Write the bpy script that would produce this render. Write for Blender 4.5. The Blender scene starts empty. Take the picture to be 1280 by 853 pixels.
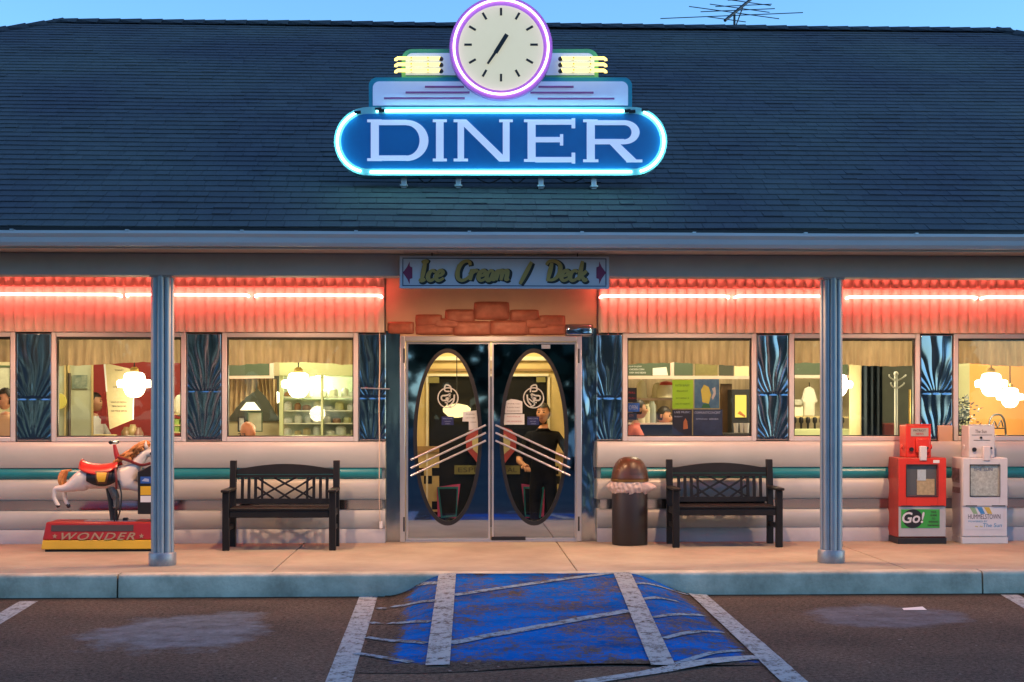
import bpy, bmesh, math, random
from mathutils import Vector, Matrix, noise as mnoise
R = math.radians
random.seed(7)
sc = bpy.context.scene
COL = sc.collection

# ------------------------------------------------------------------ camera, sky, light, exposure
F, HX, HY, YAW = 1777.8, 640.0, 508.0, R(2.094)
CAM = Vector((0.0, -15.0, 1.43))
cam = bpy.data.cameras.new('camera'); cam.lens = 50; cam.sensor_width = 36
cam.shift_y = (HY - 426.5) / 1280.0
cam.clip_end = 2000
camo = bpy.data.objects.new('camera', cam); COL.objects.link(camo)
camo.location = CAM; camo.rotation_euler = (R(90), 0, -YAW)
sc.camera = camo

world = bpy.data.worlds.new('World'); sc.world = world; world.use_nodes = True
wn = world.node_tree; wn.nodes.clear()
sky = wn.nodes.new('ShaderNodeTexSky'); sky.sky_type = 'NISHITA'; sky.sun_disc = False
SUN_EL, SUN_AZ = R(14.0), R(95)
sky.sun_elevation = SUN_EL; sky.sun_rotation = SUN_AZ
sky.air_density = 1.0; sky.dust_density = 0.3; sky.ozone_density = 3.0
tint = wn.nodes.new('ShaderNodeMix'); tint.data_type = 'RGBA'; tint.blend_type = 'MULTIPLY'
tint.inputs[0].default_value = 1.0
tint.inputs[7].default_value = (0.73, 1.02, 1.25, 1)      # the camera's indoor white balance
bg = wn.nodes.new('ShaderNodeBackground'); bg.inputs[1].default_value = 0.15
wo = wn.nodes.new('ShaderNodeOutputWorld')
wn.links.new(sky.outputs[0], tint.inputs[6]); wn.links.new(tint.outputs[2], bg.inputs[0])
wn.links.new(bg.outputs[0], wo.inputs[0])

sun = bpy.data.lights.new('sun', 'SUN'); sun.energy = 0.06; sun.angle = R(25); sun.color = (0.75, 0.88, 1.0)
suno = bpy.data.objects.new('sun', sun); COL.objects.link(suno)
suno.rotation_euler = (R(90) - SUN_EL - R(20), 0, R(180) - SUN_AZ + R(180))
suno.location = (0, -20, 20)

vs = sc.view_settings
vs.view_transform = 'Standard'; vs.look = 'None'; vs.exposure = 0.9; vs.gamma = 1
vs.use_curve_mapping = False
sc.cycles.use_denoising = True
sc.cycles.max_bounces = 8; sc.cycles.transparent_max_bounces = 12
sc.cycles.sample_clamp_indirect = 4.0
sc.cycles.caustics_reflective = False; sc.cycles.caustics_refractive = False

# ------------------------------------------------------------------ helpers
def ray(px, py):
    u = (px - HX) / F; v = -(py - HY) / F
    c, s = math.cos(YAW), math.sin(YAW)
    return Vector((c * u + s, -s * u + c, v))
def W(px, py, Y):
    d = ray(px, py); t = (Y - CAM.y) / d.y
    return CAM.x + d.x * t, CAM.z + d.z * t
def X(px, Y): return W(px, HY, Y)[0]
def Z(py, Y, px=575): return W(px, py, Y)[1]
def G(px, py, z=0.0):
    d = ray(px, py); t = (z - CAM.z) / d.z
    return CAM.x + d.x * t, CAM.y + d.y * t
def lerp(a, b, t): return a + (b - a) * t
def sm(t):
    t = max(0.0, min(1.0, t)); return t * t * (3 - 2 * t)

MATS = {}
def mat(name, col, rough=0.5, metal=0.0, var=0.0, vs_=4.0, bump=0.0, bs=60.0, emis=None, es=0.0,
        col2=None, spec=0.5, stretch=None, rv=0.0):
    if name in MATS: return MATS[name]
    m = bpy.data.materials.new(name); m.use_nodes = True
    n = m.node_tree; b = n.nodes['Principled BSDF']; L = n.links
    b.inputs['Base Color'].default_value = (*col, 1)
    b.inputs['Roughness'].default_value = rough
    b.inputs['Metallic'].default_value = metal
    b.inputs['Specular IOR Level'].default_value = spec
    if var or bump or col2 or rv:
        tc = n.nodes.new('ShaderNodeTexCoord'); src = tc.outputs['Object']
        if stretch:
            mp = n.nodes.new('ShaderNodeMapping'); mp.inputs['Scale'].default_value = stretch
            L.new(src, mp.inputs[0]); src = mp.outputs[0]
    if var or col2 or rv:
        no = n.nodes.new('ShaderNodeTexNoise'); no.inputs['Scale'].default_value = vs_
        no.inputs['Detail'].default_value = 8; no.inputs['Roughness'].default_value = 0.65
        L.new(src, no.inputs[0])
        cr = n.nodes.new('ShaderNodeValToRGB'); L.new(no.outputs[0], cr.inputs[0])
        a = cr.color_ramp.elements[0]; z = cr.color_ramp.elements[1]
        a.position = 0.3; z.position = 0.7
        if col2: a.color = (*col, 1); z.color = (*col2, 1)
        else:
            a.color = (*[c * (1 - var) for c in col], 1); z.color = (*[c * (1 + var) for c in col], 1)
        L.new(cr.outputs[0], b.inputs['Base Color'])
        if rv:
            mr = n.nodes.new('ShaderNodeMapRange'); L.new(no.outputs[0], mr.inputs[0])
            mr.inputs[1].default_value = .3; mr.inputs[2].default_value = .7
            mr.inputs[3].default_value = max(0.02, rough - rv); mr.inputs[4].default_value = rough + rv
            L.new(mr.outputs[0], b.inputs['Roughness'])
    if bump:
        nb = n.nodes.new('ShaderNodeTexNoise'); nb.inputs['Scale'].default_value = bs
        nb.inputs['Detail'].default_value = 6; L.new(src, nb.inputs[0])
        bp = n.nodes.new('ShaderNodeBump'); bp.inputs['Strength'].default_value = bump
        bp.inputs['Distance'].default_value = 0.01
        L.new(nb.outputs[0], bp.inputs['Height']); L.new(bp.outputs[0], b.inputs['Normal'])
    if emis:
        b.inputs['Emission Color'].default_value = (*emis, 1)
        b.inputs['Emission Strength'].default_value = es
    MATS[name] = m
    return m

class MB:
    def __init__(s): s.v = []; s.f = []; s.mi = []; s.tint = None
    def add(s, vs, fs, mi=0):
        o = len(s.v); s.v += [tuple(p) for p in vs]
        s.f += [tuple(i + o for i in f) for f in fs]; s.mi += [mi] * len(fs)
        return s
    def box(s, x0, x1, y0, y1, z0, z1, mi=0):
        v = [(x0,y0,z0),(x1,y0,z0),(x1,y1,z0),(x0,y1,z0),(x0,y0,z1),(x1,y0,z1),(x1,y1,z1),(x0,y1,z1)]
        return s.add(v, [(0,3,2,1),(4,5,6,7),(0,1,5,4),(1,2,6,5),(2,3,7,6),(3,0,4,7)], mi)
    def pbox(s, p0, p1, q0, q1, Y, t, mi=0):
        """box whose front face lies at depth Y over pixel rectangle, thickness t behind"""
        x0, z1 = W(p0, q0, Y); x1, z0 = W(p1, q1, Y)
        z1 = W((p0+p1)/2, q0, Y)[1]; z0 = W((p0+p1)/2, q1, Y)[1]
        return s.box(x0, x1, Y, Y + t, z0, z1, mi)
    def prism(s, pts, y0, y1, mi=0):
        """pts (x,z) extruded along y"""
        n = len(pts)
        v = [(x, y0, z) for x, z in pts] + [(x, y1, z) for x, z in pts]
        a = sum(pts[i][0]*pts[(i+1)%n][1] - pts[(i+1)%n][0]*pts[i][1] for i in range(n))
        fr = tuple(range(n)); bk = tuple(range(2*n-1, n-1, -1))
        sd = [(i, i+n, (i+1)%n+n, (i+1)%n) for i in range(n)]
        fs = [fr, bk] + sd
        if a < 0: fs = [f[::-1] for f in fs]
        return s.add(v, fs, mi)
    def ppoly(s, pp, Y, t, mi=0):
        return s.prism([W(a, b, Y) for a, b in pp], Y, Y + t, mi)
    def xprism(s, pts, x0, x1, mi=0):
        """pts (y,z) extruded along x"""
        n = len(pts)
        v = [(x0, y, z) for y, z in pts] + [(x1, y, z) for y, z in pts]
        a = sum(pts[i][0]*pts[(i+1)%n][1] - pts[(i+1)%n][0]*pts[i][1] for i in range(n))
        fs = [tuple(range(n))[::-1], tuple(range(n, 2*n))] + [(i, (i+1)%n, (i+1)%n+n, i+n) for i in range(n)]
        if a < 0: fs = [f[::-1] for f in fs]
        return s.add(v, fs, mi)
    def tube(s, path, r, n=8, mi=0, closed=False, cap=True):
        path = [Vector(p) for p in path]; m = len(path); rs = r if isinstance(r, (list, tuple)) else [r]*m
        rings = []; up = None
        for i, p in enumerate(path):
            if closed: t = path[(i+1) % m] - path[i-1]
            else: t = path[min(i+1, m-1)] - path[max(i-1, 0)]
            if t.length < 1e-9: t = Vector((0,0,1))
            t.normalize()
            if up is None:
                up = Vector((0,0,1)) if abs(t.z) < 0.9 else Vector((0,1,0))
            u = (up - t * up.dot(t)); 
            if u.length < 1e-6: u = t.orthogonal()
            u.normalize(); w = t.cross(u); up = u
            rings.append([p + (u*math.cos(2*math.pi*k/n) + w*math.sin(2*math.pi*k/n))*rs[i] for k in range(n)])
        v = [q for rg in rings for q in rg]; fs = []
        for i in range(m if closed else m-1):
            j = (i+1) % m
            for k in range(n):
                fs.append((i*n+k, i*n+(k+1)%n, j*n+(k+1)%n, j*n+k))
        if not closed and cap:
            fs.append(tuple(range(n))[::-1]); fs.append(tuple((m-1)*n+k for k in range(n)))
        return s.add(v, fs, mi)
    def lathe(s, c, prof, n=24, mi=0, cap=True):
        """prof list of (r,z) relative to centre c, around z"""
        v = []; fs = []
        for r, z in prof:
            for k in range(n):
                a = 2*math.pi*k/n; v.append((c[0]+r*math.cos(a), c[1]+r*math.sin(a), c[2]+z))
        for i in range(len(prof)-1):
            for k in range(n):
                fs.append((i*n+k, i*n+(k+1)%n, (i+1)*n+(k+1)%n, (i+1)*n+k))
        if cap:
            fs.append(tuple(range(n))[::-1]); fs.append(tuple((len(prof)-1)*n+k for k in range(n)))
        if prof[0][1] > prof[-1][1]: fs = [f[::-1] for f in fs]
        return s.add(v, fs, mi)
    def sphere(s, c, rx, ry=None, rz=None, n=14, m=9, mi=0):
        ry = ry or rx; rz = rz or rx; v = []; fs = []
        for i in range(m+1):
            t = math.pi*i/m
            for k in range(n):
                a = 2*math.pi*k/n
                v.append((c[0]+rx*math.sin(t)*math.cos(a), c[1]+ry*math.sin(t)*math.sin(a), c[2]-rz*math.cos(t)))
        for i in range(m):
            for k in range(n):
                fs.append((i*n+k, i*n+(k+1)%n, (i+1)*n+(k+1)%n, (i+1)*n+k))
        return s.add(v, fs, mi)
    def grid(s, fn, nu, nv, mi=0, flip=False):
        v = [fn(i/nu, j/nv) for j in range(nv+1) for i in range(nu+1)]
        fs = [(j*(nu+1)+i, j*(nu+1)+i+1, (j+1)*(nu+1)+i+1, (j+1)*(nu+1)+i) for j in range(nv) for i in range(nu)]
        if flip: fs = [f[::-1] for f in fs]
        return s.add(v, fs, mi)
    def mesh(s, me, M=None, mi=0):
        vs = [(M @ v.co) if M else v.co.copy() for v in me.vertices]
        return s.add(vs, [tuple(p.vertices) for p in me.polygons], mi)

WL = {}
def tag(o, label=None, cat=None, group=None, kind=None):
    if label: o['label'] = label
    if cat: o['category'] = cat
    if group: o['group'] = group
    if kind: o['kind'] = kind
    return o
def thing(name, label, cat, loc, group=None):
    o = bpy.data.objects.new(name, None); COL.objects.link(o); o.location = loc
    o.empty_display_size = 0.1; WL[o.name] = Vector(loc)
    return tag(o, label, cat, group)
def obj(name, mb, mats, parent=None, bev=0.0, smooth=True, ang=40, sub=0, label=None):
    """links an MB authored in world coordinates as ONE mesh object"""
    if not isinstance(mats, (list, tuple)): mats = [mats]
    if parent is not None: org = WL[parent.name]
    else:
        xs = [p[0] for p in mb.v]; ys = [p[1] for p in mb.v]; zs = [p[2] for p in mb.v]
        org = Vector(((min(xs)+max(xs))/2, (min(ys)+max(ys))/2, min(zs)))
    me = bpy.data.meshes.new(name)
    me.from_pydata([(p[0]-org[0], p[1]-org[1], p[2]-org[2]) for p in mb.v], [], mb.f)
    for m in mats: me.materials.append(m)
    me.polygons.foreach_set('material_index', mb.mi)
    if mb.tint is not None:
        at = me.attributes.new('tint', 'FLOAT', 'FACE'); at.data.foreach_set('value', mb.tint)
    me.update()
    if smooth:
        me.polygons.foreach_set('use_smooth', [True]*len(me.polygons))
        me.set_sharp_from_angle(angle=R(ang))
    o = bpy.data.objects.new(name, me); COL.objects.link(o)
    if parent is not None: o.parent = parent
    else: o.location = org
    WL[o.name] = org.copy() if hasattr(org, 'copy') else Vector(org)
    if bev:
        b = o.modifiers.new('bevel', 'BEVEL'); b.width = bev; b.segments = 2; b.limit_method = 'ANGLE'; b.angle_limit = R(40)
    if sub:
        b = o.modifiers.new('sub', 'SUBSURF'); b.levels = sub; b.render_levels = sub
    if label: o['label'] = label
    return o
def copy_tree(o, parent=None, root=True, loc=None, label=None):
    c = o.copy(); COL.objects.link(c)
    if parent is not None: c.parent = parent
    if loc is not None: c.location = loc
    if label: c['label'] = label
    for ch in [x for x in o.children]: copy_tree(ch, c)
    return c
def text(s_, size=1.0, shear=0.0, ext=0.0, bold=0.0, space=1.0, align='CENTER'):
    cu = bpy.data.curves.new('t', 'FONT'); cu.body = s_; cu.size = size; cu.shear = shear
    cu.extrude = ext; cu.offset = bold; cu.space_character = space; cu.align_x = align; cu.align_y = 'CENTER'
    cu.resolution_u = 3
    o = bpy.data.objects.new('t', cu); COL.objects.link(o)
    dg = bpy.context.evaluated_depsgraph_get()
    me = bpy.data.meshes.new_from_object(o.evaluated_get(dg))
    bpy.data.objects.remove(o)
    return me
def put_text(mb, s_, px, py, w, h, Y, mi=0, shear=0.0, bold=0.0, space=1.0, ext=0.0006, n=None):
    """text centred on pixel spot, stretched to w x h metres, on a wall-parallel plane"""
    me = text(s_, 1.0, shear, 0.001, bold, space)
    xs = [v.co.x for v in me.vertices]; ys = [v.co.y for v in me.vertices]
    if not xs: return mb
    cx, cy = (min(xs)+max(xs))/2, (min(ys)+max(ys))/2
    sx = w / max(1e-6, max(xs)-min(xs)); sy = h / max(1e-6, max(ys)-min(ys))
    x, z = W(px, py, Y)
    vs = [(x + (v.co.x-cx)*sx, Y - (v.co.z+.001)*ext/.001, z + (v.co.y-cy)*sy) for v in me.vertices]
    mb.add(vs, [tuple(p.vertices) for p in me.polygons], mi)
    return mb
def spline(pts, k=8):
    pts = [Vector(p) for p in pts]
    if len(pts) < 3: return pts
    out = []
    for i in range(len(pts)-1):
        p0 = pts[max(i-1,0)]; p1 = pts[i]; p2 = pts[i+1]; p3 = pts[min(i+2, len(pts)-1)]
        for j in range(k):
            t = j/k
            out.append(0.5*((2*p1)+(p2-p0)*t+(2*p0-5*p1+4*p2-p3)*t*t+(3*p1-p0-3*p2+p3)*t**3))
    out.append(pts[-1]); return out
def skin(nodes, edges, sub=2):
    """nodes: (pos, rx[, ry]); one continuous skinned surface"""
    me = bpy.data.meshes.new('sk'); me.from_pydata([n[0] for n in nodes], edges, [])
    o = bpy.data.objects.new('sk', me); COL.objects.link(o)
    md = o.modifiers.new('s', 'SKIN'); md.use_smooth_shade = True
    for i, n in enumerate(nodes):
        d = me.skin_vertices[0].data[i]; d.radius = (n[1], n[2] if len(n) > 2 else n[1]); d.use_root = (i == 0)
    if sub:
        sd = o.modifiers.new('d', 'SUBSURF'); sd.levels = sub; sd.render_levels = sub
    dg = bpy.context.evaluated_depsgraph_get()
    r = bpy.data.meshes.new_from_object(o.evaluated_get(dg))
    bpy.data.objects.remove(o)
    return r

# ------------------------------------------------------------------ materials
m_white = mat('white_enamel', (0.44, 0.46, 0.445), 0.36, var=0.06, vs_=2.5, rv=0.06)
m_teal = mat('teal_paint', (0.015, 0.20, 0.24), 0.3, var=0.12, vs_=3)
m_steel = mat('polished_steel', (0.62, 0.66, 0.70), 0.10, 1.0, rv=0.04, vs_=3)
m_mirror = mat('mirror_steel', (0.37, 0.43, 0.51), 0.13, 1.0, bump=0.03, bs=3.0)
m_alu = mat('brushed_aluminium', (0.60, 0.62, 0.66), 0.28, 0.75, var=0.05)
m_frame = mat('window_frame_metal', (0.56, 0.55, 0.56), 0.42, 0.2, var=0.05)
m_gut = mat('gutter_paint', (0.50, 0.52, 0.55), 0.3, 0.0, var=0.07, vs_=1.5, stretch=(1,1,6))
m_beam = mat('beam_paint', (0.36, 0.36, 0.37), 0.5, var=0.06)
m_soff = mat('soffit', (0.50, 0.43, 0.37), 0.6, var=0.08, vs_=3)
m_colm = mat('column_paint', (0.29, 0.34, 0.385), 0.40, 0.35, var=0.08, vs_=4, rv=0.06)
m_colb = mat('column_base', (0.30, 0.32, 0.34), 0.38, 0.4, var=0.2, vs_=9, bump=0.1)
m_black = mat('black_rubber', (0.012, 0.012, 0.014), 0.4)
m_dark = mat('dark_metal', (0.03, 0.032, 0.036), 0.45, 0.3)
m_wood = mat('bench_wood', (0.010, 0.010, 0.011), 0.48, var=0.35, vs_=6, spec=.3, stretch=(1,1,1), bump=0.05, bs=40)
m_tan = mat('entry_plaster', (0.56, 0.40, 0.26), 0.6, var=0.08, vs_=2, bump=0.05)
m_orange_refl = mat('orange_reflection_relief', (0.36, 0.115, 0.065), 0.5, 0.1, var=0.25, vs_=9, bump=0.12, bs=14)  # orange reflection of the walk in the steel header, painted as base colour
m_inwall = mat('interior_wall', (0.62, 0.54, 0.33), 0.7, var=0.05)
m_green = mat('pale_green_wall', (0.50, 0.53, 0.38), 0.6, var=0.05)
m_red = mat('red_wall', (0.34, 0.03, 0.028), 0.6, var=0.08)
m_inceil = mat('interior_ceiling', (0.6, 0.55, 0.42), 0.8)
m_infl = mat('interior_floor', (0.16, 0.12, 0.09), 0.35, var=0.2, vs_=6)
m_curt = mat('tan_curtain', (0.42, 0.31, 0.19), 0.85, var=0.24, vs_=9, stretch=(1,1,0.25), bump=0.1, bs=150)
m_paper = mat('paper', (0.66, 0.62, 0.50), 0.8, var=0.04)
m_wpaper = mat('white_paper', (0.72, 0.72, 0.72), 0.8, var=0.04)
def make_trans(m, fac=.5, col=None):
    n = m.node_tree; b = n.nodes['Principled BSDF']; o = n.nodes['Material Output']
    t = n.nodes.new('ShaderNodeBsdfTranslucent'); mx = n.nodes.new('ShaderNodeMixShader'); mx.inputs[0].default_value = fac
    bc = b.inputs['Base Color']
    if bc.is_linked: n.links.new(bc.links[0].from_socket, t.inputs[0])
    else: t.inputs[0].default_value = bc.default_value
    n.links.new(b.outputs[0], mx.inputs[1]); n.links.new(t.outputs[0], mx.inputs[2]); n.links.new(mx.outputs[0], o.inputs[0]); return m
make_trans(m_curt, .55)
m_ink = mat('ink', (0.05, 0.045, 0.04), 0.7)
m_skin = mat('skin', (0.55, 0.27, 0.16), 0.5, var=0.06, vs_=12)
m_hair = mat('hair', (0.02, 0.014, 0.011), 0.5, var=0.3, vs_=40)

def glass_mat(name, tint=(1,1,1), fres=1.45, refl=1.0):
    m = bpy.data.materials.new(name); m.use_nodes = True; n = m.node_tree; n.nodes.clear()
    t = n.nodes.new('ShaderNodeBsdfTransparent'); t.inputs[0].default_value = (*tint, 1)
    g = n.nodes.new('ShaderNodeBsdfGlossy'); g.inputs['Roughness'].default_value = 0.01
    fr = n.nodes.new('ShaderNodeFresnel'); fr.inputs[0].default_value = fres
    mu = n.nodes.new('ShaderNodeMath'); mu.operation = 'MULTIPLY'; mu.inputs[1].default_value = refl
    n.links.new(fr.outputs[0], mu.inputs[0])
    ge = n.nodes.new('ShaderNodeNewGeometry'); mr = n.nodes.new('ShaderNodeMapRange')      # thin sheet: same reflectance from both sides
    mr.inputs[3].default_value = fres; mr.inputs[4].default_value = 1.0 / fres
    n.links.new(ge.outputs['Backfacing'], mr.inputs[0]); n.links.new(mr.outputs[0], fr.inputs[0])
    mx = n.nodes.new('ShaderNodeMixShader'); o = n.nodes.new('ShaderNodeOutputMaterial')
    n.links.new(mu.outputs[0], mx.inputs[0]); n.links.new(t.outputs[0], mx.inputs[1]); n.links.new(g.outputs[0], mx.inputs[2])
    n.links.new(mx.outputs[0], o.inputs[0]); return m
m_glass = glass_mat('window_glass', (0.93, 0.95, 0.94), 1.5, 1.6)
m_case = glass_mat('case_glass', (0.9, 0.95, 0.93), 1.5, 1.5)
def emit(name, col, st):
    m = bpy.data.materials.new(name); m.use_nodes = True; n = m.node_tree; n.nodes.clear()
    e = n.nodes.new('ShaderNodeEmission'); e.inputs[0].default_value = (*col, 1); e.inputs[1].default_value = st
    o = n.nodes.new('ShaderNodeOutputMaterial'); n.links.new(e.outputs[0], o.inputs[0]); return m
m_nred = emit('red_neon', (1.0, 0.115, 0.095), 28.0)
m_ncyan = emit('cyan_neon', (0.30, 0.95, 1.0), 5.5)
m_npink = emit('pink_neon', (0.85, 0.50, 1.0), 3.2)
m_nyel = emit('yellow_neon', (1.0, 0.74, 0.18), 1.7)
m_lamp = emit('lamp_glass', (1.0, 0.86, 0.55), 6.0)
m_down = emit('downlight_lens', (1.0, 0.66, 0.36), 8.0)
def lamp(name, loc, e, col, r=0.08, parent=None, cone=None):
    l = bpy.data.lights.new(name, 'SPOT' if cone else 'POINT')
    if cone: l.spot_size = R(cone); l.spot_blend = .45
    l.energy = e; l.color = col; l.shadow_soft_size = r
    o = bpy.data.objects.new(name, l); COL.objects.link(o)
    if parent is not None: o.parent = parent; o.location = Vector(loc) - WL[parent.name]
    else: o.location = loc
    return o
# ------------------------------------------------------------------ ground materials
def asphalt_mat():
    m = bpy.data.materials.new('asphalt'); m.use_nodes = True; n = m.node_tree; L = n.links; b = n.nodes['Principled BSDF']
    tc = n.nodes.new('ShaderNodeTexCoord')
    def noise(s, d=6, r=0.6):
        q = n.nodes.new('ShaderNodeTexNoise'); q.inputs['Scale'].default_value = s; q.inputs['Detail'].default_value = d
        q.inputs['Roughness'].default_value = r; L.new(tc.outputs['Object'], q.inputs[0]); return q
    def ramp(src, p0, c0, p1, c1):
        q = n.nodes.new('ShaderNodeValToRGB'); e = q.color_ramp.elements
        e[0].position = p0; e[0].color = (*c0, 1); e[1].position = p1; e[1].color = (*c1, 1); L.new(src, q.inputs[0]); return q
    def mix(f, a, c, bt='MIX', fv=None):
        q = n.nodes.new('ShaderNodeMix'); q.data_type = 'RGBA'; q.blend_type = bt
        if f is not None: L.new(f, q.inputs[0])
        else: q.inputs[0].default_value = fv
        L.new(a, q.inputs[6]); L.new(c, q.inputs[7]); return q
    fine = ramp(noise(30, 8, 0.95).outputs[0], .40, (.016, .0145, .0145), .62, (.185, .168, .142))
    big = ramp(noise(0.9, 5).outputs[0], .3, (.72, .70, .70), .7, (1.3, 1.15, 1.05))
    base = mix(None, fine.outputs[0], big.outputs[0], 'MULTIPLY', 1.0)
    col = base.outputs[2]
    nz = noise(1.5, 8, 0.7)
    for (px, py, rx, ry, rot, c) in ((226, 788, 0.66, 0.98, R(-14), (.18, .235, .28)), (1105, 770, 0.66, 0.62, R(30), (.15, .18, .225))):
        gx, gy = G(px, py, -.19)
        mp = n.nodes.new('ShaderNodeMapping'); mp.vector_type = 'TEXTURE'
        mp.inputs['Location'].default_value = (gx, gy, 0); mp.inputs['Rotation'].default_value = (0, 0, rot)
        mp.inputs['Scale'].default_value = (rx, ry, 1); L.new(tc.outputs['Object'], mp.inputs[0])
        ln = n.nodes.new('ShaderNodeVectorMath'); ln.operation = 'LENGTH'; L.new(mp.outputs[0], ln.inputs[0])
        ad = n.nodes.new('ShaderNodeMath'); ad.operation = 'MULTIPLY_ADD'; ad.inputs[1].default_value = 1.7
        L.new(nz.outputs[0], ad.inputs[0]); L.new(ln.outputs['Value'], ad.inputs[2])
        rp = ramp(ad.outputs[0], 1.35, (1, 1, 1), 1.75, (0, 0, 0))
        e = rp.color_ramp.elements; e[0].position = .0; 
        mr = n.nodes.new('ShaderNodeMapRange'); mr.inputs[1].default_value = 1.60; mr.inputs[2].default_value = 1.86
        mr.inputs[3].default_value = 0.62; mr.inputs[4].default_value = 0.0
        L.new(ad.outputs[0], mr.inputs[0]); n.nodes.remove(rp)
        cc = n.nodes.new('ShaderNodeMix'); cc.data_type = 'RGBA'; cc.blend_type = 'MULTIPLY'; cc.inputs[0].default_value = 1
        g2 = ramp(noise(5, 10, .8).outputs[0], .32, (.35, .35, .35), .66, (1.35, 1.35, 1.35))
        cc.inputs[6].default_value = (*c, 1); L.new(g2.outputs[0], cc.inputs[7])
        mm = mix(mr.outputs[0], col, cc.outputs[2]); col = mm.outputs[2]
    vo = n.nodes.new('ShaderNodeTexVoronoi'); vo.inputs['Scale'].default_value = 6.5; L.new(tc.outputs['Object'], vo.inputs[0])
    cl = n.nodes.new('ShaderNodeSeparateColor'); L.new(vo.outputs['Color'], cl.inputs[0])
    th_ = n.nodes.new('ShaderNodeMath'); th_.operation = 'MULTIPLY'; th_.inputs[1].default_value = .085; L.new(cl.outputs[0], th_.inputs[0])
    lt_ = n.nodes.new('ShaderNodeMath'); lt_.operation = 'LESS_THAN'; L.new(vo.outputs['Distance'], lt_.inputs[0]); L.new(th_.outputs[0], lt_.inputs[1])
    hf = n.nodes.new('ShaderNodeMath'); hf.operation = 'MULTIPLY'; hf.inputs[1].default_value = .7; L.new(lt_.outputs[0], hf.inputs[0])
    sk = n.nodes.new('ShaderNodeMix'); sk.data_type = 'RGBA'; L.new(hf.outputs[0], sk.inputs[0]); L.new(col, sk.inputs[6]); sk.inputs[7].default_value = (.30, .29, .27, 1); col = sk.outputs[2]
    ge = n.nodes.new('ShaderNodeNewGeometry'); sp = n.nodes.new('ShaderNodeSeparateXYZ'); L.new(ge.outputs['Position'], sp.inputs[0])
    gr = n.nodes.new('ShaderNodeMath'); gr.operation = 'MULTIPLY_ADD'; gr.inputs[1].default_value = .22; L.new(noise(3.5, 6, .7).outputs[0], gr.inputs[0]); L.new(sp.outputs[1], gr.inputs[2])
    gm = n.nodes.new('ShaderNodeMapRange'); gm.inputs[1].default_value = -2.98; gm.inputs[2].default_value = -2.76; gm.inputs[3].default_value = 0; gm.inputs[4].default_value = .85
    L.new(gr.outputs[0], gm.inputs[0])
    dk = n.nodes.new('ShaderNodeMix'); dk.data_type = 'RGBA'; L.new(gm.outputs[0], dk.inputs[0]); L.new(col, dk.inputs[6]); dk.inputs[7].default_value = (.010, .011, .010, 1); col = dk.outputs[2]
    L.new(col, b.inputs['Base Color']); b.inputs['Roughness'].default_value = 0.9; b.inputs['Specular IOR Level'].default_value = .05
    bp = n.nodes.new('ShaderNodeBump'); bp.inputs['Strength'].default_value = 0.7; bp.inputs['Distance'].default_value = 0.012
    L.new(noise(80, 5, .8).outputs[0], bp.inputs['Height']); L.new(bp.outputs[0], b.inputs['Normal'])
    return m
m_asph = asphalt_mat()

def paint_mat(name, col, lo, hi, sc1, sc2, edge=0.0, smudge=0.0):
    """paint worn through to the asphalt: a copy of the asphalt with a broken paint film over it"""
    m = m_asph.copy(); m.name = name; n = m.node_tree; L = n.links; b = n.nodes['Principled BSDF']
    under = b.inputs['Base Color'].links[0].from_socket
    tc = n.nodes.new('ShaderNodeTexCoord')
    def nz(s_, d, r, st=None):
        q = n.nodes.new('ShaderNodeTexNoise'); q.inputs['Scale'].default_value = s_; q.inputs['Detail'].default_value = d; q.inputs['Roughness'].default_value = r
        src = tc.outputs['Object']
        if st:
            mp = n.nodes.new('ShaderNodeMapping'); mp.inputs['Scale'].default_value = st; L.new(src, mp.inputs[0]); src = mp.outputs[0]
        L.new(src, q.inputs[0]); return q.outputs[0]
    def ma(op, a, c):
        q = n.nodes.new('ShaderNodeMath'); q.operation = op
        for k, v in enumerate((a, c)):
            if isinstance(v, (int, float)): q.inputs[k].default_value = v
            else: L.new(v, q.inputs[k])
        return q.outputs[0]
    tot = ma('ADD', nz(sc1, 9, .75), ma('MULTIPLY', nz(sc2, 4, .8), .8))
    if edge:
        sp = n.nodes.new('ShaderNodeSeparateXYZ'); L.new(tc.outputs['Generated'], sp.inputs[0])
        e = ma('MINIMUM', ma('MINIMUM', sp.outputs[0], ma('SUBTRACT', 1.0, sp.outputs[0])), sp.outputs[1])
        e = ma('MULTIPLY', ma('SUBTRACT', edge, ma('MINIMUM', e, edge)), 0.75/edge)
        tot = ma('ADD', tot, e)
    mr = n.nodes.new('ShaderNodeMapRange'); mr.inputs[1].default_value = lo; mr.inputs[2].default_value = hi; L.new(tot, mr.inputs[0])
    top = n.nodes.new('ShaderNodeMix'); top.data_type = 'RGBA'; top.inputs[6].default_value = (*col, 1); top.inputs[7].default_value = (*[c*.45+.008 for c in col], 1)
    if smudge:
        ms = n.nodes.new('ShaderNodeMapRange'); ms.inputs[1].default_value = .44; ms.inputs[2].default_value = .66; ms.inputs[4].default_value = smudge
        L.new(nz(2.3, 7, .7, (.6, 1.6, 1)), ms.inputs[0]); L.new(ms.outputs[0], top.inputs[0])
    else: top.inputs[0].default_value = 0
    mx = n.nodes.new('ShaderNodeMix'); mx.data_type = 'RGBA'; L.new(mr.outputs[0], mx.inputs[0])
    L.new(top.outputs[2], mx.inputs[6]); L.new(under, mx.inputs[7]); L.new(mx.outputs[2], b.inputs['Base Color'])
    b.inputs['Specular IOR Level'].default_value = 0.0
    return m
m_blue = paint_mat('blue_pavement_paint', (.006, .135, .54), .845, 1.03, 3.2, 30, edge=.10, smudge=1.0)
m_line = paint_mat('worn_white_line', (.36, .42, .44), .88, 1.06, 9, 34)
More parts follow.
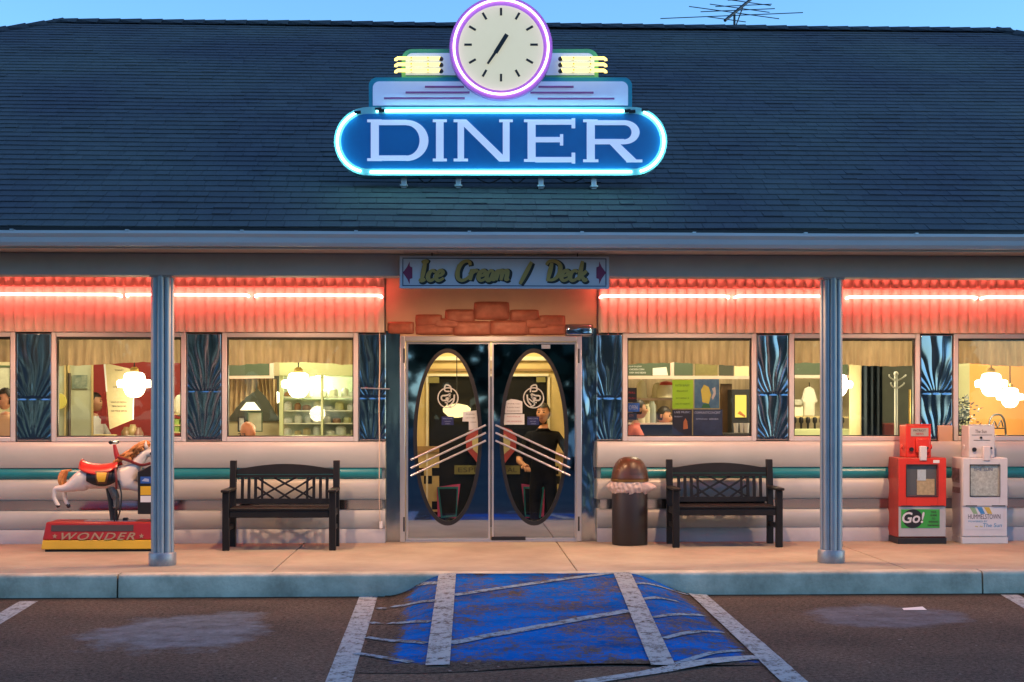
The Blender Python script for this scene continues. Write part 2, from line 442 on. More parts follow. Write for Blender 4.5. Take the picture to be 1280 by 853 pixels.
m_line2 = paint_mat('faded_white_line', (.25, .36, .45), .83, 1.03, 7, 34)
m_walk = mat('sidewalk_concrete', (.30, .27, .215), .85, spec=.15, col2=(.43, .39, .31), vs_=1.7, bump=.25, bs=70)
m_curb = mat('curb_concrete', (.31, .29, .22), .9, spec=.15, col2=(.66, .62, .48), vs_=3.2, bump=.5, bs=40)
m_gap = mat('joint_dirt', (.03, .028, .025), .9)

# ------------------------------------------------------------------ setting: lot, sidewalk, curb, ramp, markings
ZA = -0.19
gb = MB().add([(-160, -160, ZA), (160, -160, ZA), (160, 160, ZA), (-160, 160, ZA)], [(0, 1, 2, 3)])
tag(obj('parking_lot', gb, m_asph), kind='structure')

YC = -2.84
xs_t = [-14, X(147, YC), X(1228, YC), 16]
sw = MB()
joints = [-14, -10.2, -7.0, G(360, 697)[0], G(706, 692)[0], G(1088, 695)[0], 8.6, 12.0, 16]
for a, b_ in zip(joints[:-1], joints[1:]):
    ym = -2.26 if b_ <= joints[3] + .01 else None
    if ym:
        sw.box(a + .005, b_ - .005, ym + .004, 1.8, -.12, 0.0); sw.box(a + .005, b_ - .005, YC + .16, ym - .004, -.12, 0.0)
    else: sw.box(a + .005, b_ - .005, YC + .16, 1.8, -.12, 0.0)
tag(obj('sidewalk', sw, m_walk, bev=.006), kind='structure')
sb = MB().box(-14, 16, YC + .1, 1.79, -.189, -.03)
tag(obj('sidewalk_base', sb, m_gap), kind='structure')
cb = MB()
for a, b_ in zip(xs_t[:-1], xs_t[1:]):
    nx = max(2, int((b_ - a) / .25))
    pr = [(YC + .158, -.2), (YC + .158, .002), (YC + .03, .001), (YC + .008, -.01), (YC, -.035), (YC - .012, -.2)]
    v = []
    for i in range(nx + 1):
        x = lerp(a + .008, b_ - .008, i / nx)
        w = [mnoise.noise((x * 2.1, k * 3.3, 0)) * .006 for k in range(6)]
        v += [(x, y + (w[k] if k > 2 else 0), z + (w[k] * .6 if k in (2, 3, 4) else 0)) for k, (y, z) in enumerate(pr)]
    fs = [(i*6+k, i*6+k+1, i*6+6+k+1, i*6+6+k) for i in range(nx) for k in range(5)]
    fs += [tuple(range(6))[::-1], tuple(nx*6+k for k in range(6))]
    cb.add(v, [f[::-1] for f in fs])
tag(obj('curb', cb, m_curb, ang=60), kind='structure')

XL0, XL1, XR1, XR0 = X(486, YC), X(560, YC), X(782, YC), X(872, YC)
YR = -6.35
def ramp_z(x, y):
    t = (y - YR) / (YC - YR); t = max(0, min(1, t))
    f = min(sm((x - XL0) / (XL1 - XL0)), sm((XR0 - x) / (XR0 - XR1)))
    t2 = t * (1.0 if t < .9 else 1.0)
    return ZA + .004 + (.186 * f * t2) + .004 * mnoise.noise((x * 3, y * 3, 1.7)) * (1 if 0.02 < t else 0)
rb = MB().grid(lambda u, v: (lerp(XL0 - .03, XR0 + .03, u) + .02*mnoise.noise((u*3, v*9, 0)) * (1 if u in (0, 1) else 0), lerp(YR + .25*u - .06*math.sin(u*9), YC - .002, v), 0), 60, 60)
rb.v = [(x, y, ramp_z(x, y)) for x, y, z in rb.v]
tag(obj('curb_ramp', rb, m_blue, ang=180), kind='structure')

def RG(px, py):
    z = ZA
    for _ in range(12):
        x, y = G(px, py, z); z = lerp(z, ramp_z(x, y), .6)
    return Vector((x, y, 0))
def stripe(pts, w, m, name='painted_line', lift=.003, wob=.004):
    """strip of paint draped over lot and ramp; pts ground (x,y)"""
    pts = [Vector((p[0], p[1], 0)) for p in pts]; P = []
    for a, b_ in zip(pts[:-1], pts[1:]):
        k = max(2, int((b_ - a).length / .07))
        P += [a.lerp(b_, i / k) for i in range(k)]
    P.append(pts[-1]); mb = MB(); v = []
    for i, p in enumerate(P):
        t = (P[min(i+1, len(P)-1)] - P[max(i-1, 0)]).normalized(); s_ = Vector((-t.y, t.x, 0))
        for k in (-1, -.33, .33, 1):
            q = p + s_ * (w/2) * k * (1 + wob * 4 * mnoise.noise((p.x*5, p.y*5, k)))
            inr = XL0 - .03 <= q.x <= XR0 + .03 and q.y > YR
            zz = (ramp_z(q.x, q.y) if inr else ZA) + lift
            v.append((q.x, min(q.y, YC - .016), zz))
    mb.add(v, [(i*4+k, i*4+k+1, i*4+5+k, i*4+4+k) for i in range(len(P)-1) for k in range(3)])
    if mb.v: tag(obj(name, mb, m, ang=180), kind='structure')
stripe([G(461, 745, ZA), G(420, 862, ZA)], .155, m_line)
stripe([G(872, 745, ZA), G(1002, 862, ZA)], .155, m_line, lift=.010)
stripe([G(36, 752, ZA), G(-70, 815, ZA)], .15, m_line)
stripe([G(1262, 744, ZA), G(1360, 800, ZA)], .15, m_line)
stripe([RG(559, 718), RG(547, 833)], .15, m_line, lift=.009)
stripe([RG(777, 716), RG(829, 833)], .15, m_line, lift=.009)
stripe([RG(567, 745), RG(660, 731), RG(767, 717)], .085, m_line2, lift=.006)
stripe([RG(562, 805), RG(786, 764)], .10, m_line2, lift=.006)
stripe([G(725, 855, ZA), G(876, 832, ZA), G(948, 824, ZA)], .12, m_line, lift=.007)
for q in ([(493, 736), (548, 730)], [(490, 759), (545, 752)], [(486, 780), (538, 778)], [(457, 797), (533, 805)], [(445, 817), (514, 829)],
          [(472, 760), (484, 762)], [(463, 778), (476, 781)], [(792, 731), (829, 735), (860, 744)], [(800, 751), (824, 748), (848, 753)],
          [(817, 773), (848, 769), (879, 770)], [(831, 799), (876, 790), (903, 791)], [(846, 831), (891, 817), (929, 814)]):
    stripe([RG(*p) for p in q], .06, m_line2, lift=.006)

# ------------------------------------------------------------------ the diner building
bld = thing('diner_building', 'long white and steel diner with red neon band, dark shingle roof and oval-window doors', 'building', (0, 0, 0))
XW0, XW1 = -11.5, 13.5
DL, DR = X(482, 0), X(746, 0)
WIN = [(-150, 20), (65, 233), (278, 448), (778, 945), (986, 1149), (1191, 1350)]
ZT, ZB = Z(416.5, 0), 1.06      # window head and sill
core = MB()
edges = [XW0]
for l, r in WIN: edges += [X(l, 0) + .02, X(r, 0) - .02]
def wall_seg(a, b_, z0, z1): core.box(a, b_, .04, .14, z0, z1)
for s, e in ((XW0, DL), (DR, XW1)):
    wall_seg(s, e, 0, ZB + .02); wall_seg(s, e, ZT - .02, 2.80)
    ws = [(X(l, 0) + .02, X(r, 0) - .02) for l, r in WIN if s - .01 <= X(l, 0) and X(r, 0) <= e + .01]
    c = s
    for a, b_ in ws:
        wall_seg(c, a, ZB + .02, ZT - .02); c = b_
    wall_seg(c, e, ZB + .02, ZT - .02)
core.box(DL, DR, .06, .16, Z(421, 0), 2.80)
core.box(XW0 - .1, XW0, .04, 10.5, 0, 2.80); core.box(XW1, XW1 + .1, .04, 10.5, 0, 2.80); core.box(XW0, XW1, 10.4, 10.5, 0, 2.80)
obj('wall', core, m_white, bld)

# lower cladding: bulged enamel bands, teal rib, steel strip
def bulge(z0, z1, d, y0=-.04, n=12, p=.85):
    pts = [(0.03, z0)]
    for i in range(n + 1):
        t = i / n
        pts.append((y0 - d * math.sin(math.pi * t ** p) ** .7 if 0 < t < 1 else y0, lerp(z0, z1, t)))
    pts.append((0.03, z1)); return pts
for s, e in ((XW0, DL), (DR, XW1)):
    for z0, z1 in ((.786, 1.058), (.45, .667), (.147, .349)):
        obj('cladding_band', MB().xprism(bulge(z0 + .001, z1 - .001, .036, y0=-.055, p=1.15), s, e), m_white, bld, ang=50)
    obj('teal_rib', MB().xprism(bulge(.668, .785, .035, y0=-.035), s + .04, e - .04), m_teal, bld, ang=60)
    obj('steel_strip', MB().xprism([(.03, .35), (.03, .449), (-.070, .449), (-.064, .35)], s + .03, e - .03), m_mirror, bld)
    obj('base_trim', MB().xprism([(.03, 0.001), (.03, .146), (-.05, .146), (-.085, .10), (-.085, 0.001)], s, e), mat('base_paint', (.40, .41, .45), .55, var=.08), bld)
# dark clips that interrupt the steel strip
for p0, p1 in ((412, 431), (820, 832), (1058, 1084), (218, 240)):
    obj('strip_clip', MB().box(X(p0, 0), X(p1, 0), -.062, -.03, .372, .438), m_dark, bld, bev=.004)

def flute(t):
    t = t % 1.0
    return .046 * (math.sin(math.pi * t ** .70) ** .75)
# fluted enamel band over the windows
for s, e in ((XW0, X(480.5, 0)), (X(748, 0), XW1)):
    pitch = .104; n = int((e - s) / pitch * 10)
    b_ = MB().grid(lambda u, v: (lerp(s, e, u), -.012 - flute((lerp(s, e, u) - s) / pitch), lerp(ZT + .004, 2.80, v)), n, 1)
    b_.grid(lambda u, v: (lerp(s, e, u), lerp(.03, -.012 - flute((lerp(s, e, u) - s) / pitch), v), ZT + .004), n, 1, flip=False)
    obj('fluted_band', b_, mat('band_enamel', (.60, .52, .42), .38, var=.07, vs_=3, rv=.05), bld, ang=75)
    obj('band_rail', MB().box(s, e, -.082, -.05, 2.668, 2.678), mat('rail_enamel', (.40, .30, .26), .8), bld)

# polished steel fan panels between windows
def fan_panel(l, r, z0, z1, seed, name='steel_panel', A=.0042):
    x0, x1 = X(l, 0) + .004, X(r, 0) - .004; w = x1 - x0; h = z1 - z0
    rn = random.Random(seed); o1, o2 = rn.uniform(.38, .46), rn.uniform(-.03, .02)
    def fn(u, v):
        x = lerp(x0, x1, u); z = lerp(z0, z1, v)
        wob = .05 * mnoise.noise((u * 2.5 + seed * 7, v * 4, seed))
        if v > o1: o = o1
        else: o = o2
        dx = (u - .5 + wob) * w; dz = (v - o) * h
        th = math.atan2(dx, dz + .10); d = math.hypot(dx, dz + .10)
        amp = sm(dz / .03)
        y = -.012 - A * (abs(math.cos(th * 15 + wob * 14)) ** .7) * amp - .005 * mnoise.noise((u * 2 + seed, v * 4, 3.1))
        if u in (0, 1) or v in (0, 1): y = 0.02
        return (x, y, z)
    return obj(name, MB().grid(fn, 44, 110), m_mirror, bld, ang=180)
for i, (l, r) in enumerate(((-195, -150), (20, 65), (233, 278), (448, 483), (745, 778), (945, 986), (1149, 1191), (1350, 1392))):
    fan_panel(l, r, ZB + .002, ZT - .001, i)
for s, e in ((XW0, X(-195, 0)), (X(1392, 0), XW1)):
    obj('steel_panel', MB().box(s, e, -.01, .03, ZB + .002, ZT - .001), m_mirror, bld)
# wrinkled mirror jambs either side of the doors
def jamb(l, r, z0, z1, seed, A):
    x0, x1 = X(l, 0), X(r, 0)
    obj('mirror_jamb', MB().grid(lambda u, v: (lerp(x0, x1, u), .012 - A * mnoise.noise((u * 1.2 + seed, v * 4, seed)) - A * .35 * mnoise.noise((u * 2.5 + seed, v * 11, 2)), lerp(z0, z1, v)), 24, 110), m_mirror, bld, ang=180)
jamb(482.5, 500, 0.002, Z(414, 0), 3, .0022); jamb(727, 745.8, 0.002, Z(410, 0), 9, .016)

# over the doors: tan plaster and puffed steel relief, its orange reflection put into the colour
obj('entry_panel', MB().box(DL, DR, .02, .055, Z(421, 0), 2.80), m_tan, bld)
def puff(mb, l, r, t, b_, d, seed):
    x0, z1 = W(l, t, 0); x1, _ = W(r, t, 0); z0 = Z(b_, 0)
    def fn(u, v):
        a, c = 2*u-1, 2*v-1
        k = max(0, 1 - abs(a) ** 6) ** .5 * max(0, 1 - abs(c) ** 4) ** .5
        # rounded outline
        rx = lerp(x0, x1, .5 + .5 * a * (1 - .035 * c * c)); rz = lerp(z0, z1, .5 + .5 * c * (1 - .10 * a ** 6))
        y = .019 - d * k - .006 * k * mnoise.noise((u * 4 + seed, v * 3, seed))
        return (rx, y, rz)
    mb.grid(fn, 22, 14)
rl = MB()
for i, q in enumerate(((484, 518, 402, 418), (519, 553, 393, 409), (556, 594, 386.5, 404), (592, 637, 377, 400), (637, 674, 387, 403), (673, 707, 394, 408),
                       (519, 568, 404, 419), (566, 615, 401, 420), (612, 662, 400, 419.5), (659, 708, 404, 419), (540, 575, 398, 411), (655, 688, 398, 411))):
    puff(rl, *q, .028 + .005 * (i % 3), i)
obj('orange_reflection_relief', rl, m_orange_refl, bld, ang=180)
sw_ = MB(); puff(sw_, 706, 742, 405, 421, .05, 21); obj('steel_relief', sw_, m_mirror, bld, ang=180)

# windows
def window(l, r):
    x0, x1 = X(l, 0), X(r, 0); z0, z1 = ZB, ZT; f = .05
    m = MB()
    m.box(x0, x0+f, -.03, .06, z0, z1); m.box(x1-f, x1, -.03, .06, z0, z1)
    m.box(x0+f, x1-f, -.03, .06, z1-f, z1); m.box(x0+f, x1-f, -.03, .06, z0, z0+f)
    w = obj('window', m, m_frame, bld, bev=.006)
    g = MB()
    k = .012
    g.box(x0+f, x0+f+k, -.005, .045, z0+f, z1-f); g.box(x1-f-k, x1-f, -.005, .045, z0+f, z1-f)
    g.box(x0+f+k, x1-f-k, -.005, .045, z1-f-k, z1-f); g.box(x0+f+k, x1-f-k, -.005, .045, z0+f, z0+f+k)
    obj('gasket', g, m_black, w)
    obj('pane', MB().add([(x0+f, .02, z0+f), (x1-f, .02, z0+f), (x1-f, .02, z1-f), (x0+f, .02, z1-f)], [(0,1,2,3)]), m_glass, w, smooth=False)
for l, r in WIN: window(l, r)

# ------------------------------------------------------------------ doors
YD = .03
fr = MB()
fx0, fx1 = X(500, 0), X(727, 0); zt = Z(420.5, 0)
fw = .055
fr.box(fx0, fx0+fw, -.03, .09, 0.002, zt); fr.box(fx1-fw, fx1, -.03, .09, 0.002, zt); fr.box(fx0+fw, fx1-fw, -.03, .09, zt-fw, zt)
obj('door_frame', fr, m_alu, bld, bev=.006)
obj('threshold', MB().box(fx0+fw, fx1-fw, -.03, .09, 0.001, .014), m_alu, bld)
def ell(cx, cy, rx, ry, n=72): return [(cx + rx*math.cos(2*math.pi*k/n), cy - ry*math.sin(2*math.pi*k/n)) for k in range(n)]
m_door = mat('mirrored_door', (.34, .44, .60), .03, 1.0, bump=.03, bs=1.6)
def door(l, r, cx, rx, sgn):
    t_, b_ = 427.5, 675; cy, ry = 546.5, 110
    x0, x1 = X(l, YD), X(r, YD); z1 = zt - fw - .004; z0 = .016
    inner = [W(*p, YD) for p in ell(cx, cy, rx, ry)]
    ccx, ccz = W(cx, cy, YD); outer = []
    for (x, z) in inner:
        dx, dz = x - ccx, z - ccz
        t = min([(x1-ccx)/dx if dx > 1e-9 else 1e9, (x0-ccx)/dx if dx < -1e-9 else 1e9, (z1-ccz)/dz if dz > 1e-9 else 1e9, (z0-ccz)/dz if dz < -1e-9 else 1e9])
        outer.append((ccx+dx*t, ccz+dz*t))
    # pull nearest ring vertices into the corners
    for c in ((x0, z0), (x0, z1), (x1, z0), (x1, z1)):
        k = min(range(len(outer)), key=lambda i: (outer[i][0]-c[0])**2 + (outer[i][1]-c[1])**2); outer[k] = c
    n = len(inner); mb = MB(); v = []
    for y, ring in ((YD, outer), (YD, inner), (YD+.045, inner), (YD+.045, outer)): v += [(x, y, z) for x, z in ring]
    fs = []
    for a in range(4):
        b2 = (a+1) % 4
        for k in range(n): fs.append((a*n+k, a*n+(k+1)%n, b2*n+(k+1)%n, b2*n+k))
    mb.add(v, fs)
    d = obj('door', mb, m_door, bld, ang=30)
    e = MB(); s = .022
    for (a, c, g, h) in ((x0, x0+s, z0, z1), (x1-s, x1, z0, z1), (x0+s, x1-s, z0, z0+s), (x0+s, x1-s, z1-s, z1)): e.box(a, c, YD-.007, YD-.001, g, h)
    obj('edge_trim', e, m_alu, d)
    gk = MB()
    o1 = [W(*p, YD) for p in ell(cx, cy, rx+.5, ry+.6)]; i1 = [W(*p, YD) for p in ell(cx, cy, rx-4.2, ry-4.6)]
    v = []
    for y, ring in ((YD-.002, o1), (YD-.016, o1), (YD-.016, i1), (YD+.05, i1)): v += [(x, y, z) for x, z in ring]
    gk.add(v, [(a*n+k, a*n+(k+1)%n, (a+1)*n+(k+1)%n, (a+1)*n+k) for a in range(3) for k in range(n)])
    obj('gasket', gk, m_black, d, ang=50)
    pn = [W(*p, YD) for p in ell(cx, cy, rx-3.5, ry-4)]
    obj('oval_pane', MB().add([(x, YD+.022, z) for x, z in pn], [tuple(range(n))]), m_glass, d, smooth=False)
    for (ya, yb) in ((575, 531.6), (585.4, 541.2), (595, 551)):
        pa, pb = (513.5, ya), (607.5, yb)
        if sgn > 0: pa, pb = (712.5, ya-.4), (619.5, yb)
        a = W(*pa, YD-.07); c = W(*pb, YD-.07)
        A, C_ = Vector((a[0], YD-.07, a[1])), Vector((c[0], YD-.07, c[1]))
        hb = MB().tube([A, C_], .0105, 10)
        for t in (.04, .96):
            q = A.lerp(C_, t); hb.tube([q, q + Vector((0, .068, 0))], .008, 8)
        obj('handle', hb, m_alu, d)
    return d
d1 = door(507.5, 613, 559.5, 42.5, -1); d2 = door(614.5, 721, 667.5, 42.5, 1)
obj('kick_plate', MB().pbox(614.5, 657, 671, 676.5, YD-.012, .011), m_black, d2, bev=.002)
obj('closer_bracket', MB().pbox(677, 688, 431, 436, YD-.03, .029), m_alu, d2, bev=.003)
for dd, hp in ((d1, 505), (d2, 723.5)):
    for py in (445, 655): obj('hinge', MB().tube([(X(hp, -.035), -.035, Z(py+9, 0)), (X(hp, -.035), -.035, Z(py-9, 0))], .009, 8), m_dark, dd)

# ------------------------------------------------------------------ porch: columns, beam, soffit, gutter
YK = -2.08
def column(x):
    n = 96; pr = []
    for k in range(n):
        a = 2*math.pi*k/n; r = .078 + .025 * abs(math.cos(4*(a + math.pi/2))) ** .45
        pr.append((r*math.cos(a), r*math.sin(a)))
    mb = MB(); v = []
    for z in (.10, 2.60): v += [(x+a, YK+b_, z) for a, b_ in pr]
    mb.add(v, [(k, (k+1) % n, n+(k+1) % n, n+k) for k in range(n)])
    c = obj('porch_column', mb, m_colm, bld, ang=38)
    obj('base_collar', MB().lathe((x, YK, 0), [(.122, 0.0), (.124, .004), (.122, .108), (.116, .118), (.09, .12)], 40), m_colb, c)
    obj('top_collar', MB().box(x-.10, x+.10, YK-.10, YK+.10, 2.585, 2.599), m_colb, c, bev=.004)
for p in (203.2, 1039): column(X(p, YK))
column(X(203.2, YK) - 6.2); column(X(1039, YK) + 6.2)
XE0, XE1 = -14.0, 16.2
obj('porch_beam', MB().box(XE0 + .2, XE1 - .2, -2.19, -1.97, 2.60, 2.80), m_beam, bld, bev=.006)
sf = MB()
x = XE0
while x < XE1 - .01:
    sf.box(x + .002, min(x + .30, XE1) - .002, -2.64, .06, 2.802, 2.82 + random.uniform(-.001, .001)); x += .30
obj('soffit', sf, m_soff, bld)
obj('fascia', MB().box(XE0, XE1, -2.665, -2.645, 2.785, 2.975), m_gut, bld)
gp = [(-2.67, 2.80), (-2.74, 2.80), (-2.765, 2.83), (-2.775, 2.87), (-2.80, 2.90), (-2.80, 2.925), (-2.785, 2.925), (-2.78, 2.905), (-2.67, 2.86)]
gt = MB(); ng = 60
for i in range(ng+1):
    x = lerp(XE0 - .1, XE1 + .1, i/ng); dz = .006 * mnoise.noise((x * .35, 0, 5))
    gt.v += [(x, y, z + dz) for y, z in gp]
k_ = len(gp)
gt.f = [(i*k_+j, (i+1)*k_+j, (i+1)*k_+(j+1) % k_, i*k_+(j+1) % k_) for i in range(ng) for j in range(k_)]; gt.mi = [0]*len(gt.f)
gut = obj('gutter', gt, m_gut, bld, ang=25)
for i in range(31):
    x = XE0 + .5 + i * .97
    obj('gutter_strap', MB().box(x-.014, x+.014, -2.806, -2.66, 2.923, 2.934), m_alu, gut)

# porch downlights (their lenses hide behind the beam; their light falls on wall and walk)
for i, px in enumerate((-40, 338, 612, 905, 1225)):
    YL = -1.68; x = X(px, YL)
    lt = obj('downlight', MB().lathe((x, YL, 2.765), [(.085, 0), (.10, .004), (.10, .036), (.085, .036)], 28, cap=False), m_alu, bld)
    obj('lens', MB().lathe((x, YL, 2.770), [(.082, 0), (.082, .02)], 28), m_down, lt)
    lamp('downlight_bulb', (x, YL, 2.74), (112, 112, 92, 112, 112)[i], (1.0, .54, .29), .05, lt, (162, 162, 175, 162, 162)[i])

# neon tubes on the fluted band
def neon_run(l, r, y0, dz=0.0):
    z = 2.588 + dz
    x0, x1 = X(l, y0), X(r, y0)
    path = [(x0, -.03, z-.012), (x0+.01, y0, z-.004), (x0+.05, y0, z), (x1-.05, y0, z), (x1-.01, y0, z-.004), (x1, -.03, z-.012)]
    t = obj('neon_tube', MB().tube(path, .0135, 10), m_nred, bld)
    for xx in (x0, x1):
        obj('electrode', MB().tube([(xx, -.005, z-.012), (xx, -.045, z-.012)], .017, 8), m_dark, t)
for l, r in ((-370, -165), (-160, 150), (157, 310), (318, 477), (751, 912), (920, 1052), (1060, 1222), (1229, 1420), (1428, 1560)):
    neon_run(l, r, -.125, .004 * math.sin(l))

# ------------------------------------------------------------------ roof
def roof_mat():
    m = bpy.data.materials.new('asphalt_shingle'); m.use_nodes = True; n = m.node_tree; L = n.links; b = n.nodes['Principled BSDF']
    at = n.nodes.new('ShaderNodeAttribute'); at.attribute_name = 'tint'
    tc = n.nodes.new('ShaderNodeTexCoord')
    a = n.nodes.new('ShaderNodeTexNoise'); a.inputs['Scale'].default_value = .55; a.inputs['Detail'].default_value = 5
    f = n.nodes.new('ShaderNodeTexNoise'); f.inputs['Scale'].default_value = 140; f.inputs['Detail'].default_value = 3
    for q in (a, f): L.new(tc.outputs['Object'], q.inputs[0])
    r1 = n.nodes.new('ShaderNodeValToRGB'); e = r1.color_ramp.elements
    e[0].position = .35; e[0].color = (.038, .039, .054, 1); e[1].position = .65; e[1].color = (.062, .070, .070, 1)
    L.new(a.outputs[0], r1.inputs[0])
    mu = n.nodes.new('ShaderNodeMix'); mu.data_type = 'RGBA'; mu.blend_type = 'MULTIPLY'; mu.inputs[0].default_value = 1
    L.new(r1.outputs[0], mu.inputs[6]); L.new(at.outputs['Color'], mu.inputs[7])
    m2 = n.nodes.new('ShaderNodeMix'); m2.data_type = 'RGBA'; m2.blend_type = 'MULTIPLY'; m2.inputs[0].default_value = 1
    r2 = n.nodes.new('ShaderNodeMapRange'); r2.inputs[1].default_value = .3; r2.inputs[2].default_value = .7; r2.inputs[3].default_value = .6; r2.inputs[4].default_value = 1.4
    L.new(f.outputs[0], r2.inputs[0]); L.new(mu.outputs[2], m2.inputs[6]); L.new(r2.outputs[0], m2.inputs[7])
    L.new(m2.outputs[2], b.inputs['Base Color']); b.inputs['Roughness'].default_value = .75
    bp = n.nodes.new('ShaderNodeBump'); bp.inputs['Strength'].default_value = .4; bp.inputs['Distance'].default_value = .006
    L.new(f.outputs[0], bp.inputs['Height']); L.new(bp.outputs[0], b.inputs['Normal'])
    return m
m_roof = roof_mat()
Y0, Z0, PITCH = -2.68, 2.97, .48
YRG = 5.55; ZRG = Z0 + PITCH * (YRG - Y0)
th = math.atan(PITCH); cs, sn = math.cos(th), math.sin(th)
SL = (YRG - Y0) / cs
XR_L, XR_R = W(75, 28, YRG)[0], W(1250, 38, YRG)[0]
run = YRG - Y0
rf = MB(); tints = []
ne = .17; nc = int(SL / ne)
def rp(s, x, h): return (x, Y0 + s*cs - h*sn, Z0 + s*sn + h*cs)
rr = random.Random(5)
for k in range(nc + 1):
    s0 = k*ne; s1 = min((k+1)*ne + .02, SL); xa = XR_L - run + s0*cs; xb = XR_R + run - s0*cs
    x = xa - rr.uniform(0, .3); row = rr.uniform(.96, 1.04)
    sag = lambda xx: -.012*math.sin(xx*.31+1)*(s0/SL) - .006*mnoise.noise((xx*.5, k*.2, 0))
    while x < xb:
        w = rr.choice((.13, .155, .155, .155, .18, .31)); x2 = min(x+w, xb); xs0 = max(x, xa)
        if x2 - xs0 > .01:
            h = .010 + rr.uniform(-.0015, .002) + (rr.uniform(.002, .005) if rr.random() < .18 else 0)
            o = len(rf.v)
            g0, g1 = sag(xs0), sag(x2)
            rf.v += [rp(s0, xs0+.002, 0+g0), rp(s0, x2-.002, 0+g1), rp(s0, x2-.002, h+g1), rp(s0, xs0+.002, h+g0), rp(s1, x2-.002, .001+g1), rp(s1, xs0+.002, .001+g0)]
            rf.f += [(o, o+1, o+2, o+3), (o+3, o+2, o+4, o+5), (o+1, o+4, o+2), (o, o+3, o+5)]
            t = row * rr.uniform(.88, 1.12); tints += [t]*4; rf.mi += [0]*4
        x = x2
base_n = len(rf.f)
A_, B_ = XR_L - run, XR_R + run; YB = YRG + run
def flat(pts):
    o = len(rf.v); rf.v += pts; rf.f.append(tuple(range(o, o+len(pts)))); rf.mi.append(0); tints.append(.9)
flat([(A_, Y0, Z0-.006), (B_, Y0, Z0-.006), (XR_R, YRG, ZRG-.02), (XR_L, YRG, ZRG-.02)])
flat([(B_, Y0, Z0), (B_, YB, Z0), (XR_R, YRG, ZRG)]); flat([(A_, YB, Z0), (A_, Y0, Z0), (XR_L, YRG, ZRG)])
flat([(B_, YB, Z0), (A_, YB, Z0), (XR_L, YRG, ZRG), (XR_R, YRG, ZRG)])
rf.tint = tints
roof = obj('roof', rf, m_roof, bld, smooth=False)
rc = MB(); n = 40
def ridge_strip(P0, P1, w, name):
    mb = MB(); P0, P1 = Vector(P0), Vector(P1); L_ = (P1-P0).length; k = int(L_/.3)
    t = (P1-P0).normalized(); s_ = t.cross(Vector((0, 0, 1))).normalized()
    for i in range(k):
        a = P0.lerp(P1, i/k); b2 = P0.lerp(P1, (i+1)/k + .004)
        dz = Vector((0, 0, .03 + .012*mnoise.noise((i*.21, P0.x, 0)))); dn = Vector((0, 0, -w*.45))
        dl = Vector((0, 0, .012))
        mb.add([a - s_*w + dn, a + dz, a + s_*w + dn, b2 - s_*w + dn + dl, b2 + dz + dl, b2 + s_*w + dn + dl], [(0, 1, 4, 3), (1, 2, 5, 4), (0, 3, 4, 5, 2, 1)])
    mb.tint = [.62]*len(mb.f)
    return obj(name, mb, m_roof, roof, smooth=False)
ridge_strip((XR_L-.1, YRG, ZRG+.02), (XR_R+.1, YRG, ZRG+.02), .16, 'ridge_cap')
ridge_strip((A_, Y0, Z0+.02), (XR_L, YRG, ZRG+.02), .14, 'hip_cap'); ridge_strip((B_, Y0, Z0+.02), (XR_R, YRG, ZRG+.02), .14, 'hip_cap')
obj('drip_edge', MB().box(XE0, XE1, -2.70, -2.66, 2.93, 2.962), m_black, bld)
# ------------------------------------------------------------------ DINER roof sign with clock
YS = -1.75
m_sblue = mat('sign_blue', (.010, .17, .46), .3, var=.10, vs_=2.5)
m_steal = mat('sign_teal', (.02, .30, .42), .32, var=.08)
m_srim = mat('sign_aqua_rim', (.30, .62, .66), .35, var=.05)
m_spale = mat('sign_pale', (.50, .62, .86), .4, var=.06, vs_=5, emis=(.50, .62, .95), es=.14)
m_slet = mat('sign_lettering', (.64, .70, .84), .4, var=.04, emis=(.6, .70, 1.0), es=.24)
m_clock = mat('clock_face', (.60, .58, .45), .4, var=.03, emis=(.70, .62, .38), es=.36)
m_purple = mat('clock_rim', (.36, .16, .50), .35, var=.08)
m_mauve = mat('unlit_neon_glass', (.36, .10, .30), .2)
m_ygreen = mat('sign_green', (.10, .45, .24), .35, var=.06)
sx_, sz_ = W(626, 237, -1.45)
sg = thing('roof_sign', 'blue neon oval roof sign with pale lettering and round clock on top', 'sign', (sx_, -1.45, sz_))
def stadium(l, r, t, b, n=20):
    ry = (b - t)/2; cy = (t + b)/2; rx = ry*1.0
    p = [(l+rx - rx*math.sin(math.pi*k/n), cy + ry*math.cos(math.pi*k/n)) for k in range(n+1)]
    p += [(r-rx + rx*math.sin(math.pi*k/n), cy - ry*math.cos(math.pi*k/n)) for k in range(n+1)]
    return p
def rrect_top(l, r, t, b, rad, n=8):
    p = [(r, b), (l, b)]
    p += [(l+rad-rad*math.cos(math.pi/2*k/n), t+rad-rad*math.sin(math.pi/2*k/n)) for k in range(n+1)]
    p += [(r-rad+rad*math.sin(math.pi/2*k/n), t+rad-rad*math.cos(math.pi/2*k/n)) for k in range(n+1)]
    return p
base = obj('oval_box', MB().ppoly(stadium(417.5, 834, 134, 219.5), YS, .22), m_srim, sg, ang=30)
obj('oval_panel', MB().ppoly(stadium(426, 825.5, 142.5, 211), YS-.012, .011), m_sblue, base, ang=30)
def tube_px(pp, Y, r, **k): 
    return MB().tube([(W(a, b, Y)[0], Y, W(a, b, Y)[1]) for a, b in pp], r, 8, **k)
st = stadium(421.5, 830, 138.2, 215.2, 28)
